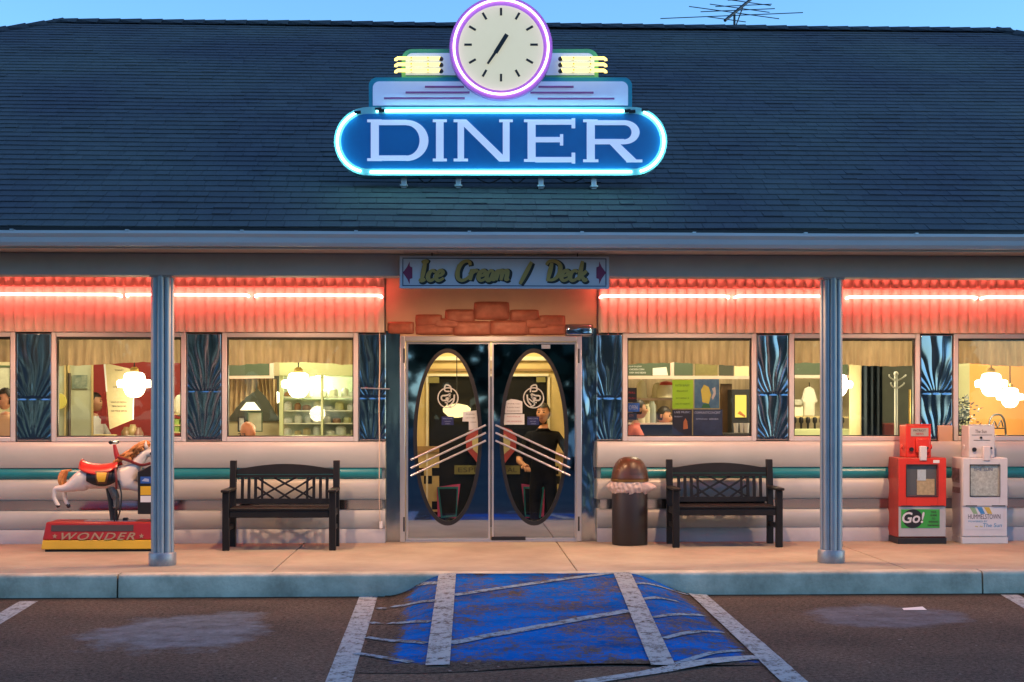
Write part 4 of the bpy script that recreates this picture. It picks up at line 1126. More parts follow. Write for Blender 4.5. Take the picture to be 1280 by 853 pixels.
# ------------------------------------------------------------------ people
def person(label, base, yaw, seated, scale, shirt, hair, arms=((.28,-.25,-.35), (-.28,-.25,-.35)), pants=(.02,.02,.025), skinc=None, bald=False, lean=0.0, headturn=0.0, nod=0.0, group=None):
    """base: floor point under the hips; faces -Y before yaw. arms: hand offsets from the shoulders."""
    hz = .50 if seated else .93
    pv = Vector((0, 0, hz)); ch_ = pv + Vector((0, -lean*.35, .36)); nk = pv + Vector((0, -lean*.5, .54)); hd = nk + Vector((0, -.02-lean*.12, .10))
    N = [(pv, .145, .11), (pv + Vector((0, -lean*.15, .18)), .135, .10), (ch_, .165, .115), (nk - Vector((0,0,.04)), .075, .07), (nk + Vector((0,-.005,.05)), .055, .055)]
    E = [(0,1), (1,2), (2,3), (3,4)]; seg = [(pv, ch_, 1), (ch_, nk - Vector((0,0,.02)), 1), (nk + Vector((0,0,.01)), hd, 0)]
    hands = []
    for s, hnd in zip((1, -1), arms):
        sh = ch_ + Vector((s*.17, 0, .10)); hp = sh + Vector((hnd[0] - s*.0, hnd[1], hnd[2]))
        md = (sh + hp)/2; dist = (hp - sh).length; bend = math.sqrt(max(0.0, .285**2 - (dist/2)**2)) if dist < .57 else 0
        el_ = md + (Vector((s*.5, .35, -.6)).normalized())*bend
        k = len(N)
        N += [(sh, .062, .058), (el_, .042, .042), (hp, .028, .024)]
        E += [(2, k), (k, k+1), (k+1, k+2)]
        seg += [(sh, sh.lerp(el_, .75), 1), (sh.lerp(el_, .95), hp, 0)]; hands.append((el_, hp, s))
    for s in (1, -1):
        hip = pv + Vector((s*.09, 0, -.05))
        if seated: kn = hip + Vector((s*.03, -.43, .03)); an = kn + Vector((0, .05, -.42)); 
        else: kn = hip + Vector((s*.01, -.03, -.42)); an = kn + Vector((0, .03, -.40))
        toe = an + Vector((s*.02, -.16, -.035)); k = len(N)
        N += [(hip, .088, .088), (kn, .058, .058), (an, .042, .042), (toe, .038, .03)]
        E += [(0, k), (k, k+1), (k+1, k+2), (k+2, k+3)]; seg += [(hip, kn, 2), (kn, an, 2), (an, toe, 3)]
    me = skin(N, E, 1)
    mb = MB(); mb.mesh(me)
    def nearest(p):
        b = (9, 0)
        for a, c, m in seg:
            d = c - a; t = max(0, min(1, (p-a).dot(d)/max(1e-9, d.length_squared)))
            b = min(b, ((p - a - d*t).length, m))
        return b[1]
    V = [Vector(v) for v in mb.v]
    mb.mi = [nearest(sum((V[i] for i in f), Vector())/len(f)) for f in mb.f]
    # hands: palm and five bent fingers
    for el_, hp, s in hands:
        d = (hp - el_).normalized(); side = d.cross(Vector((0,0,1)));
        if side.length < .2: side = Vector((1,0,0))
        side.normalize(); nrm = side.cross(d)
        pc = hp + d*.045
        mb.tube([hp - d*.01, hp + d*.02, pc + d*.03, pc + d*.045], [.026, .034, .038, .03], 8, 0)
        for q_ in range(4):
            o = pc + d*.04 + side*(-.027 + q_*.018); ln = (.065, .075, .07, .055)[q_]
            mb.tube([o - d*.01, o + d*ln*.45 - nrm*.004, o + d*ln*.75 - nrm*.02, o + d*ln*.9 - nrm*.036], [.0095, .009, .008, .006], 6, 0)
        o = pc - side*s*.03 - d*.01
        mb.tube([o, o - side*s*.022 + d*.025, o - side*s*.024 + d*.05 - nrm*.01], [.012, .010, .007], 6, 0)
    # head with face
    Rh = Matrix.Translation(hd + Vector((0, 0, .075))) @ Matrix.Rotation(headturn, 4, 'Z') @ Matrix.Rotation(nod, 4, 'X')
    hb = MB(); n, m = 20, 16
    def hp_(t, a):
        x = math.sin(t)*math.sin(a); y = -math.sin(t)*math.cos(a); z = -math.cos(t)
        wx = .074*(1 - .28*sm((-z)*1.1)) ; 
        p = Vector((x*wx, y*.094 + (.012 if z > 0 else -.006), z*.116))
        if y < -.3 and abs(x) < .30:
            nose = math.exp(-((z+.12)/.16)**2) * math.exp(-(x/.13)**2); p.y -= .024*nose
        if y < 0: p.y += .010*math.exp(-((z-.10)/.12)**2) * math.exp(-((abs(x)-.34)/.16)**2)
        if y < 0: p.y -= .008*math.exp(-((z+.85)/.2)**2) * math.exp(-(x/.35)**2)
        return p
    v = [hp_(math.pi*i/m, 2*math.pi*k/n) for i in range(m+1) for k in range(n)]
    hb.add(v, [(i*n+k, i*n+(k+1) % n, (i+1)*n+(k+1) % n, (i+1)*n+k) for i in range(m) for k in range(n)], 0)
    for s in (1, -1):
        hb.sphere((s*.030, -.080, .012), .011, .008, .009, 8, 6, 4)
        hb.sphere((s*.074, .012, .0), .012, .024, .032, 8, 6, 0)
        hb.box(s*.030-.017, s*.030+.017, -.090, -.080, .030, .036, 4)
    hb.box(-.022, .022, -.0915, -.078, -.058, -.052, 5)
    mb.add([Rh @ Vector(p) for p in hb.v], hb.f, 0); mb.mi[-len(hb.mi):] = hb.mi
    M_ = Matrix.Translation(base) @ Matrix.Rotation(yaw, 4, 'Z') @ Matrix.Scale(scale, 4)
    mb.v = [tuple(M_ @ Vector(p)) for p in mb.v]
    i = len(bpy.data.objects)
    ms = [skinc or m_skin, shirt, mat('trousers', (.008, .008, .011), .85, spec=.2), m_black, m_hair, mat('lips', (.32,.10,.08), .5)]
    o = tag(obj('person', mb, ms, ang=60), label, 'person', group)
    if not bald:
        hm_ = MB()
        def hf(u, w):
            a = 2*math.pi*u; lim = 1.02 if math.cos(a) > .45 else 1.02 + 1.05*sm((.45-math.cos(a))/.55)
            t = math.pi - lim*w
            p = hp_(t, a); return Rh @ (p*1.0 + Vector((p.x, p.y-.0, p.z)).normalized()*(.010 + .004*mnoise.noise((p.x*60, p.y*60, p.z*60))))
        hm_.grid(hf, 28, 10); hm_.v = [tuple(M_ @ Vector(p)) for p in hm_.v]
        obj('hair', hm_, hair, o, ang=180)
    return o
def head_base(px, py, Y, seated, scale, lean=0.0):
    """floor point so that the head centre falls on a pixel"""
    x, z = W(px, py, Y); hz = (.50 if seated else .93) + .54 + .10 + .075
    return Vector((x, Y, z - hz*scale))
m_black_shirt = mat('black_shirt', (.005, .005, .006), .9, spec=.2); m_peach = mat('peach_shirt', (.62, .40, .24), .8, var=.05); m_coral = mat('coral_shirt', (.55, .13, .09), .8)
person('dark haired man in a pale peach shirt seated at the far left window', head_base(7, 499, .85, True, 1), R(-12), True, 1.0, m_peach, m_hair, headturn=R(-20), nod=R(10))
person('person with dark hair turned away against the red wall', head_base(117.5, 503, 2.95, False, 1), R(80), False, 1.0, m_wpaper, m_hair)
person('bald headed man bent low at the bottom of the pie case window', head_base(327, 541, .75, True, 1.05, .3), R(-35), True, 1.05, m_coral, m_hair, bald=True, lean=.3, nod=R(25), skinc=mat('ruddy_skin', (.50, .20, .09), .45, var=.06, vs_=14))
person('dark haired worker in a black shirt behind the poster window', head_base(829, 520, 2.3, False, .95), R(60), False, .95, m_black_shirt, m_hair, arms=((.05,-.38,-.28), (-.05,-.36,-.25)), nod=R(12))
person('customer in a coral shirt leaning at the left of the poster window', head_base(783, 512, 1.5, False, .92), R(100), False, .92, m_coral, m_hair, lean=.25)
person('person in a black shirt standing inside behind the right door', head_base(679, 517, 1.15, False, .98), R(-8), False, .98, m_black_shirt, m_hair, arms=((.12,-.32,-.30), (-.02,-.30,-.34)), headturn=R(-10))

# ------------------------------------------------------------------ curtains, pendant lamps
def valance(l, r, lab, seed):
    Y = .20; x0, x1 = X(l+4, Y), X(r-4, Y); z1 = Z(423, Y); rn = random.Random(seed)
    n = int((x1-x0)/.012)
    def fn(u, v):
        x = lerp(x0, x1, u); hem = Z(455.5, Y) - .018*math.sin(u*5+seed) - .012*mnoise.noise((u*14, seed, 0))
        pl = math.sin(x*68 + 2.2*mnoise.noise((x*5, seed, v*.4))) 
        return (x, Y + .020*pl*(.25 + .75*(1-v)) + .02*(1-v)*mnoise.noise((x*4, 1, seed)), lerp(hem, z1, v))
    t = thing('curtain_valance', lab, 'curtain', ((x0+x1)/2, Y, Z(455, Y)), 'tan valances in the windows')
    obj('fabric', MB().grid(fn, n, 8), m_curt, t, ang=180)
    obj('rod', MB().tube([(x0-.03, Y, z1-.01), (x1+.03, Y, z1-.01)], .012, 8), m_dark, t)
for i, ((l, r), s_) in enumerate(zip(WIN, ('far left', 'red walled room', 'pie case', 'poster', 'coat stand', 'far right'))):
    valance(l, r, 'short tan pleated curtain across the top of the %s window' % s_, i)
def pendant(px, py, Y, lab, sc_=1.0):
    x, z = W(px, py, Y); k = sc_ / (F/(Y+15)); 
    t = thing('pendant_lamp', lab, 'lamp', (x, Y, z-17*k), 'stepped white pendant lamps')
    pf = [(1, -17), (7, -16), (11, -12), (13, -7), (13.5, -5), (20, -4.5), (21, -1), (21, 3), (19, 5), (13.5, 5.5), (13, 8), (12, 12), (9, 14), (4, 14.5)]
    obj('shade', MB().lathe((x, Y, z), [(a*k, b*k) for a, b in pf], 32), m_lamp, t, ang=50)
    obj('fitter', MB().lathe((x, Y, z), [(5*k, 14.6*k), (5.5*k, 18*k), (3*k, 21*k)], 16), mat('brass', (.5, .33, .10), .3, .8), t)
    obj('cord', MB().tube([(x, Y, z+20*k), (x, Y, ZC)], .007, 6), m_dark, t)
    lamp('bulb', (x, Y, z-.34*sc_), 9, (1., .8, .48), .1, t)
pendant(168, 480, .95, 'glowing white stepped lamp in front of the red wall'); pendant(373, 480.5, .95, 'glowing white stepped lamp before the pie case')
pendant(1047, 481, 1.3, 'glowing white stepped lamp half behind the right porch column', .9)
pendant(1239, 480, .95, 'larger of two glowing lamps in the far right window', .95); pendant(1262.5, 496.5, 1.9, 'smaller lower one of two glowing lamps in the far right window', .80)

# ------------------------------------------------------------------ interior: left side
def part_wall(nm, a, b, Y, m, c=400, d=600): return obj(nm, MB().pbox(a, b, c, d, Y, .05), m, bld)
part_wall('partition', -160, 40, 2.9, m_inwall); part_wall('partition', 55, 114, 2.6, m_green); part_wall('partition', 108, 252, 3.5, m_red)
tr = MB()
for a in (80, 84.5, 114): tr.pbox(a, a+2.2, 400, 600, 2.57, .03)
obj('door_trim', tr, m_cream, bld)
tag(obj('post', MB().tube([(X(86.5, 1.6), 1.6, ZF), (X(86.5, 1.6), 1.6, Z(467, 1.6))], .018, 10), mat('dark_wood', (.07,.05,.035), .4)), 'thin dark post standing before the pale green wall', 'post')
def picture(lab, a, b, c, d, Y, mf, mp, group='framed pictures on the walls', fr_=2.0):
    t = thing('picture_frame', lab, 'picture', (X((a+b)/2, Y), Y, Z(d, Y)), group)
    m = MB(); m.pbox(a, a+fr_, c, d, Y-.02, .02); m.pbox(b-fr_, b, c, d, Y-.02, .02); m.pbox(a+fr_, b-fr_, c, c+fr_, Y-.02, .02); m.pbox(a+fr_, b-fr_, d-fr_, d, Y-.02, .02)
    obj('frame', m, mf, t); obj('print', MB().pbox(a+fr_, b-fr_, c+fr_, d-fr_, Y-.006, .005), mp, t, smooth=False); return t
m_gframe = mat('green_frame', (.10, .16, .08), .4); m_pale = mat('pale_print', (.62, .62, .46), .6, var=.12, vs_=14)
picture('pale print in a slim green frame at the far left window', -4, 14, 457, 492, 2.86, m_gframe, m_pale)
tag(obj('landscape_print', MB().pbox(90, 109, 469, 486, 2.58, .012), mat('landscape', (.04, .10, .10), .5, col2=(.42, .46, .34), vs_=9)), 'unframed green landscape print on the pale wall panel', 'picture')
tag(obj('wall_clock', MB().tube([(X(73, 2.5), 2.52, Z(502, 2.5)), (X(73, 2.5), 2.48, Z(502, 2.5))], .10, 24), mat('yellow_plastic', (.75, .66, .16), .4)), 'round yellow disc at the left edge of the red room window', 'clock')
m_menu = mat('kraft_sheet', (.50, .42, .24), .8, var=.05)
mt = tag(obj('hanging_notice', MB().ppoly([(137, 537), (165.5, 525), (166, 462), (129.5, 453.5)], 1.3, .01), m_menu, smooth=False), 'tall tilted tan notice hanging beside the glowing lamp', 'notice')
ml = MB()
for s_, y, w in (('TODAY', 463, .10), ('SPECIALS', 484, .14), ('SOUP OF THE DAY', 503, .18), ('FRESH BAKED PIES', 508, .16), ('ASK YOUR SERVER', 514, .18)): put_text(ml, s_, 149, y, w, .016, 1.298, 0)
obj('writing', ml, m_ink, mt, smooth=False)
lit_edge = MB().ppoly([(165.6, 525), (167, 524.5), (167.5, 490), (166, 500)], 1.297, .01).ppoly([(129.4, 453.5), (131.5, 454), (134.2, 490), (132.5, 490)], 1.296, .01)
obj('edge', lit_edge, m_wpaper, mt, smooth=False)  # lamplight along the notice edges, put in as white slivers
tag(obj('red_banner', MB().ppoly([(126, 530), (133, 530), (133, 492), (129, 490)], 1.5, .01), mat('bright_red_cloth', (.60, .07, .07), .7), smooth=False), 'narrow bright red banner behind the tilted tan notice', 'banner')
# booths
def booth(px0, px1, Y, ptop, lab, m, group='booth backs below the windows'):
    t = thing('booth_bench', lab, 'booth', (X((px0+px1)/2, Y), Y, ZF), group)
    x0, x1 = X(px0, Y), X(px1, Y); zt_ = Z(ptop, Y)
    obj('backrest', MB().box(x0, x1, Y, Y+.09, ZF, zt_-.03), m, t, bev=.02); obj('top_rail', MB().box(x0-.01, x1+.01, Y-.01, Y+.10, zt_-.028, zt_), m_cream, t, bev=.008)
    obj('seat', MB().box(x0, x1, Y+.092, Y+.5, ZF+.30, ZF+.45), m, t, bev=.03)
booth(118, 143, 1.6, 543, 'cream topped booth back under the tilted notice', m_crm)
for i, (px, py, c) in enumerate(((158, 541, (.22,.13,.06)), (166, 538, (.30,.22,.10)), (173, 542, (.16,.07,.05)))):
    x, z = W(px, py+8, 1.5); g = MB().lathe((x, 1.5, z), [(.03, 0), (.055, .03), (.06, .08), (.035, .12), (.03, .14)], 14)
    tag(obj('condiment_jar', g, mat('jar%d' % i, c, .3)), ('dark amber', 'pale ochre', 'deep russet')[i] + ' condiment jar at the foot of the red wall', 'jar', 'jars below the lamp')
# shelf seen right of the left porch column
sh = thing('server_shelf', 'cream shelf unit with green boxes beside the left porch column', 'shelf', (X(226, 1.9), 1.9, ZF))
for py in (517, 531, 540): obj('board', MB().pbox(205, 246, py, py+1.6, 1.9, .3), m_cream, sh)
obj('upright', MB().pbox(204, 206, 470, 600, 1.9, .3), m_cream, sh); obj('upright', MB().pbox(245, 247, 470, 600, 1.9, .3), m_cream, sh)
for k, px in enumerate((214, 221, 228, 235)):
    for py in (531, 540):
        tag(obj('green_box', MB().pbox(px-3, px+3, py-8+k % 2, py, 1.93, .2), mat('green_card', (.30, .45, .10), .6, var=.1), bev=.004), 'green box on the %s shelf, %s from the left' % ('middle' if py == 531 else 'lowest', ('first', 'second', 'third', 'fourth')[k]), 'box', 'green boxes on the server shelf')
tag(obj('white_bouquet', MB().sphere((X(223, 2), 2.05, Z(507, 2)), .07, .07, .13).sphere((X(229, 2), 2.05, Z(496, 2)), .05, .05, .12), mat('white_cloth', (.75,.73,.62), .8, bump=.3, bs=30)), 'bunched white cloth on the top of the server shelf', 'cloth')

# window C: chalkboard, drapes, pie case
m_slate = mat('green_slate', (.07, .10, .06), .6, var=.1)
m_pinkw = mat('pink_white_trim', (.70, .52, .44), .5)
cbk = thing('chalkboard', 'green chalkboard in a thick pinkish frame at the left of the pie case', 'board', (X(310, 2.2), 2.2, Z(474, 2.2)))
obj('slate', MB().ppoly([(262, 470), (337, 469.5), (337, 440), (262, 440)], 2.2, .02), m_slate, cbk, smooth=False)
obj('frame', MB().ppoly([(262, 474), (342, 473), (342, 470), (262, 470.3)], 2.18, .05).ppoly([(337, 469.6), (342, 469.6), (342, 440), (337, 440)], 2.18, .05), m_pinkw, cbk, smooth=False)
def drape(lab, apex, b0, b1, Y, seed):
    def fn(u, v):
        a = Vector((lerp(apex[0], apex[2], u), apex[1], 0)); b = Vector((lerp(b0[0], b1[0], u), lerp(b0[1], b1[1], u) - 10*math.sin(math.pi*u)*.5, 0)); p = a.lerp(b, 1-v)
        x, z = W(p.x, p.y, Y); return (x, Y + .022*math.sin(u*34+seed), z)
    tag(obj('swag_drape', MB().grid(fn, 70, 10), mat('tan_drape', (.36, .25, .13), .8, var=.2, vs_=14), ang=180), lab, 'drape', 'swag drapes beside the pie case')
drape('tan swag drape fanning down to the left of the pie case', (286, 474, 320), (283, 528), (319, 489), 2.3, 0)
drape('tan swag drape falling to the right against the pie case', (319, 474, 346), (322, 487), (347, 522), 2.32, 1)
part_wall('partition', 268, 352, 3.1, mat('dark_olive', (.06, .065, .045), .7), 470, 527); part_wall('partition', 252, 352, 3.12, m_inwall, 400, 470); part_wall('partition', 252, 352, 3.13, m_inwall, 527, 600)
picture('small black framed print low behind the drape', 297, 306.5, 521, 540, 2.6, m_black, m_wpaper, fr_=1.6); picture('larger pale print in a thin dark frame beside the bald man', 309, 328, 515, 540, 2.62, m_gframe, m_pale, fr_=1.2)
tag(obj('table_lamp', MB().lathe((X(313, 2.8), 2.8, Z(513, 2.8)), [(.13, 0), (.05, .10)], 20), mat('linen_shade', (.8,.76,.6), .8, emis=(1.,.86,.55), es=.9)), 'white cone lampshade glowing under the left swag drape', 'lamp', 'small lamps behind the drapes')
tag(obj('table_lamp', MB().sphere((X(344, 2.7), 2.7, Z(497, 2.7)), .075), m_lamp), 'small round glowing globe at the left edge of the pie case', 'lamp', 'small lamps behind the drapes')
pc = thing('pie_case', 'tall pale green glass display case stacked with bright shelves', 'display case', (X(397, 2.0), 2.0, ZF))
x0, x1 = X(349, 2.0), X(452, 2.0); m_celery = mat('celery_frame', (.46, .50, .26), .45)
cf = MB()
for a, b in ((349, 354), (401, 404), (448, 452)): cf.pbox(a, b, 470, 600, 2.0, .05)
cf.pbox(349, 452, 453, 470, 1.98, .5); cf.pbox(354, 401, 544, 547, 2.0, .05); cf.pbox(404, 448, 544, 547, 2.0, .05); cf.pbox(349, 452, 547, 600, 2.0, .4)
obj('frame', cf, m_celery, pc, bev=.004)
obj('back_panel', MB().pbox(349, 455, 470, 600, 2.58, .03), mat('case_back', (.30, .36, .26), .5, col2=(.62, .64, .48), vs_=3), pc)
for a, b in ((354, 401), (404, 448)): obj('glass_door', MB().add([(X(a, 2), 2.02, Z(544, 2)), (X(b, 2), 2.02, Z(544, 2)), (X(b, 2), 2.02, Z(470, 2)), (X(a, 2), 2.02, Z(470, 2))], [(0,1,2,3)]), m_case, pc, smooth=False)
for py in (496, 513, 529): obj('shelf', MB().pbox(352, 450, py, py+1.4, 2.06, .48), m_wtrim, pc)
lamp('case_light', (X(400, 2.2), 2.25, Z(475, 2.2)), 9, (.95, .95, .62), .05, pc)
rc_ = random.Random(4); cakes = 0
for r_, py in enumerate((496, 513, 529, 544)):
    px = 360
    while px < 446:
        if abs(px - 402) < 5: px += 6
        w_ = rc_.uniform(4, 7); h_ = rc_.uniform(5, 11); x, z = W(px, py, 2.25); k = 1/102
        c = rc_.choice(((.75,.72,.62), (.55,.42,.20), (.70,.70,.66), (.35,.17,.08), (.62,.60,.30)))
        pf_ = [(w_*k*.9, 0), (w_*k, .01), (w_*k*.95, h_*k*.8), (w_*k*.5, h_*k), (.004, h_*k*1.05)]
        tag(obj('cake', MB().lathe((x, 2.25, z+.002), pf_, 18), mat('cake%d' % (hash(c) % 997), c, .5, var=.15, vs_=20)),
            '%s cake, %s along the %s shelf of the pie case' % ({.75:'white', .55:'golden', .70:'pale grey', .35:'chocolate brown', .62:'lemon'}[c[0]], ('first', 'second', 'third', 'fourth', 'fifth', 'sixth', 'seventh')[min(6, int((px-358)/13))], ('top', 'second', 'third', 'bottom')[r_]), 'cake', 'cakes in the pie case')
        px += 2*w_ + 2.5

# ------------------------------------------------------------------ interior: right side
part_wall('partition', 760, 965, 3.4, mat('slat_wall', (.44, .34, .21), .6, var=.35, vs_=18, stretch=(1, 1, .05)), 400, 600)
rail = MB().pbox(778, 950, 470, 474, 2.4, .05).pbox(838, 842.5, 440, 470, 2.4, .05); obj('counter_rail', rail, m_pinkw, bld)
mb_ = tag(obj('menu_chalkboard', MB().pbox(778, 838, 440, 470, 2.43, .02), m_slate, smooth=False), 'dark green menu board with white chalk lines above the cake counter', 'board')
tw = MB()
for s_, px, py, w in (('SOUP DU JOUR', 794, 458.5, .16), ('CHICKEN CORN', 796, 462, .18), ('HAM AND BEAN', 797, 466, .20)): put_text(tw, s_, px, py, w, .022, 2.428)
obj('writing', tw, m_wpaper, mb_, smooth=False)
tag(obj('paper_sheet', MB().ppoly([(816, 469.5), (835, 469.5), (833, 459), (816, 460.5)], 2.42, .004), mat('bright_paper', (.8, .78, .7), .7), smooth=False), 'blank white sheet on the menu board above the counter', 'paper')
for a, b, m, lab in ((843, 866, m_slate, 'dark olive board panel right of the menu board'), (869, 897, mat('ochre_board', (.20,.17,.06), .6, var=.3, vs_=6), 'ochre striped board panel above the blue poster'), (899, 917, mat('dark_olive', (.06,.065,.045), .7), 'plain dark panel beside the cream panel'), (918, 936, mat('lit_cream', (.75, .66, .38), .6), 'bright cream panel at the right end above the counter')):
    tag(obj('board_panel', MB().pbox(a, b, 440, 470, 2.44, .02), m, smooth=False), lab, 'board', 'panels above the counter')
YG = .075
TR = lambda m: make_trans(m, .45)
sheet('poster', 'plain lime green sheet taped inside the glass', 'poster', rect(840.5, 866.5, 475, 511), YG, TR(mat('lime_paper', (.38, .62, .06), .7, var=.08)), 'posters taped in the window', .002, [('EASTER BUNNY', 853, 482, .15, .022), ('BREAKFAST', 853, 489, .12, .018), ('SATURDAY 9', 853, 498, .14, .016), ('CALL TO RESERVE', 853, 505, .15, .013)], mat('green_ink', (.07,.16,.02), .6))
p2 = sheet('poster', 'blue poster with a yellow burst above the dark banner poster', 'poster', rect(868, 899, 474, 510.5), YG, TR(mat('blue_poster', (.05, .14, .30), .6, col2=(.16, .32, .46), vs_=7)), 'posters taped in the window', .002)
bp_ = MB(); bp_.ppoly([(878, 503), (886, 505), (889, 494), (886, 484), (880, 481), (876, 488)], YG-.003, .002); obj('burst', bp_, mat('yellow_print', (.45, .42, .08), .6), p2, smooth=False)
bp_ = MB(); bp_.ppoly([(890, 486), (894, 484), (895, 493), (891, 500), (889.5, 497), (892, 491)], YG-.003, .002); obj('swirl', bp_, mat('grey_print', (.4, .4, .42), .6), p2, smooth=False)
obj('ground', MB().ppoly([(877, 510), (888, 510), (886, 505), (879, 505)], YG-.003, .002), mat('dk_green_print', (.02,.12,.05), .6), p2, smooth=False)
p3 = sheet('poster', 'black poster with a small orange figure below the lime sheet', 'poster', rect(840.5, 865, 512.5, 545), YG, mat('black_poster', (.012, .014, .03), .5), 'posters taped in the window', .002, [('LIVE MUSIC', 853, 515.5, .17, .020), ('FRIDAY', 848, 521, .09, .014)], m_lblue)
obj('portrait', MB().ppoly([(854, 537), (860, 536), (859, 527), (857, 523), (854.5, 527)], YG-.003, .002), mat('orange_print', (.35,.12,.05), .6), p3, smooth=False)
sheet('poster', 'wide navy and black poster with a pale lettered heading', 'poster', rect(866.5, 903, 512, 545), YG, mat('navy_poster', (.012, .018, .05), .5, col2=(.03, .05, .12), vs_=8), 'posters taped in the window', .002, [('COMMUNITY', 877, 516, .15, .024), ('CONCERT', 893, 516, .13, .024), ('SPRING SERIES', 884, 524, .24, .014)], m_lblue)
for py0, py1, m, lab, w_ in ((485, 503, m_black, 'upper dark decal at the left edge of the poster window', [('PULL', 790, 491, .07, .02), ('PUSH', 790, 498, .07, .02)]), (504, 515, mat('bright_blue_card', (.02, .10, .42), .5), 'blue decal lettered OPEN at the left of the poster window', [('OPEN', 791.5, 509.5, .09, .045)]), (516, 525, m_black, 'lower dark decal with an orange square in the poster window', [('ATM', 789, 520, .045, .03)])):
    sheet('window_decal', lab, 'decal', rect(784.5, 799.5 if py0 == 504 else 796, py0, py1), YG, m, 'decals in the poster window', .002, w_, mat('orange_print', (.35,.12,.05), .6) if py0 == 516 else (m_lblue if py0 == 504 else mat('red_ink', (.4,.03,.03), .6)))
ct = thing('service_counter', 'dark counter below the cake stands behind the poster window', 'counter', (X(810, 2.0), 2.0, ZF))
obj('top', MB().pbox(774, 850, 529, 531, 1.9, .5), m_pinkw, ct); obj('front', MB().pbox(776, 848, 531, 610, 1.95, .4), m_dark, ct)
obj('back_shelf', MB().pbox(778, 842, 498, 500.5, 2.75, .3), m_pinkw, ct)
def dome(px, py, Y, r, h, m, lab, top=None):
    x, z = W(px, py, Y); t = thing('cake_stand', lab, 'cake stand', (x, Y, z), 'cakes on the back shelf')
    obj('cake', MB().lathe((x, Y, z+.01), [(r, 0), (r*.95, h*.5), (r*.7, h*.85), (.01, h)], 22), m, t)
    obj('plate', MB().lathe((x, Y, z), [(r*1.15, 0), (r*1.2, .009)], 22), m_wtrim, t)
    if top: obj('topping', MB().lathe((x, Y, z+.012+h*.80), [(r*.76, 0), (r*.6, h*.2), (.01, h*.3)], 18), top, t)
dome(802, 498, 2.8, .065, .22, mat('white_icing', (.72,.66,.48), .6), 'tall pointed white cake at the left of the back shelf')
dome(822, 498, 2.82, .075, .19, mat('white_icing', (.72,.66,.48), .6), 'round cream cake in the middle of the back shelf')
dome(833, 498, 2.75, .12, .19, mat('white_icing', (.72,.66,.48), .6), 'wide cake with a red topping at the right of the back shelf', mat('cherry', (.5,.05,.04), .3))
for i, (px, c, lab) in enumerate(((803, (.55,.5,.36), 'cream canister nearest the blue decal'), (809, (.50,.46,.30), 'tall sugar canister behind the coral shirt'), (815, (.22,.24,.20), 'grey steel canister beside the worker'))):
    x, z = W(px, 529, 2.1); tag(obj('canister', MB().lathe((x, 2.1, z+.002), [(.05, 0), (.05, .15+.03*i), (.03, .18+.03*i), (.03, .20+.03*i)], 16), mat('canister%d' % i, c, .35)), lab, 'canister', 'canisters on the counter')
fgc = thing('lit_cabinet', 'black framed cabinet with a glowing yellow front at the right of the poster window', 'cabinet', (X(926, 2.2), 2.2, ZF))
obj('body', MB().pbox(915, 937, 487, 600, 2.22, .4), m_dark, fgc); obj('lit_panel', MB().pbox(919, 933, 494, 522, 2.205, .012), emit('cabinet_glow', (1., .72, .12), .75), fgc, smooth=False)
obj('item', MB().ppoly([(922, 517), (931, 522), (932, 520), (925, 514)], 2.19, .012), mat('orange_item', (.6,.2,.06), .5), fgc, smooth=False)
tag(obj('wood_panel', MB().pbox(901, 915, 480, 600, 2.5, .06), mat('brown_wood', (.09, .045, .018), .45, var=.3, vs_=12, stretch=(1,1,.1))), 'narrow dark brown wooden panel beside the lit cabinet', 'panel')
for i, (px, r) in enumerate(((920, .03), (927, .025), (933, .035))):
    x, z = W(px, 541, 1.4); tag(obj('drinking_glass', MB().lathe((x, 1.4, z), [(r*.8, 0), (r, .11), (r*.94, .11), (r*.7, .01)], 14, cap=False), mat('clear_tumbler', (.5,.5,.5), .1, spec=.8)), ('slim glass', 'smallest glass', 'widest glass')[i] + ' on the dark ledge under the lit cabinet', 'glass', 'glasses under the cabinet')
tag(obj('ledge', MB().pbox(905, 942, 541.5, 600, 1.35, .25), m_dark, bev=.01), 'dark ledge below the lit cabinet', 'ledge')

# window E: cream post, white shirts, urns, navy curtain, coat stand
part_wall('partition', 968, 1080, 3.0, mat('tan_wall', (.50, .42, .27), .6, var=.1)); part_wall('cream_post', 1063, 1076, 1.5, mat('cream_post', (.62, .52, .28), .5))
obj('rail', MB().pbox(975, 1062, 469, 473, 2.5, .05), m_pinkw, bld)
tag(obj('board_panel', MB().pbox(975, 1060, 440, 469, 2.53, .02), m_slate, smooth=False), 'plain green board over the hanging white coat', 'board', 'panels above the counter')
co = thing('white_coat', 'white coat hung on the tan wall behind the right porch column', 'coat', (X(1010, 2.6), 2.6, Z(521, 2.6)))
obj('cloth', MB().ppoly([(1001, 503), (1006, 486), (1012, 483), (1018, 486), (1023, 503), (1019, 504), (1019, 521), (1004, 521), (1005, 504)], 2.6, .05), mat('white_cloth', (.75,.73,.62), .8), co, bev=.02)
obj('hanger', MB().tube([(X(1012, 2.62), 2.62, Z(484, 2.6)), (X(1012, 2.62), 2.64, Z(478, 2.6))], .006, 6), m_dark, co)
tag(obj('toaster', MB().pbox(992, 1004, 499, 508, 2.4, .2), mat('grey_steel', (.30,.30,.24), .4, .4), bev=.02), 'grey boxy toaster left of the white coat', 'toaster')
tag(obj('toaster_shelf', MB().pbox(985, 1062, 521, 523, 2.2, .4), m_cream), 'cream shelf over the row of taps', 'shelf')
tag(obj('appliance', MB().pbox(990, 1004, 508.3, 520.8, 2.42, .2), m_wtrim, bev=.01), 'pale appliance standing below the grey toaster', 'appliance')
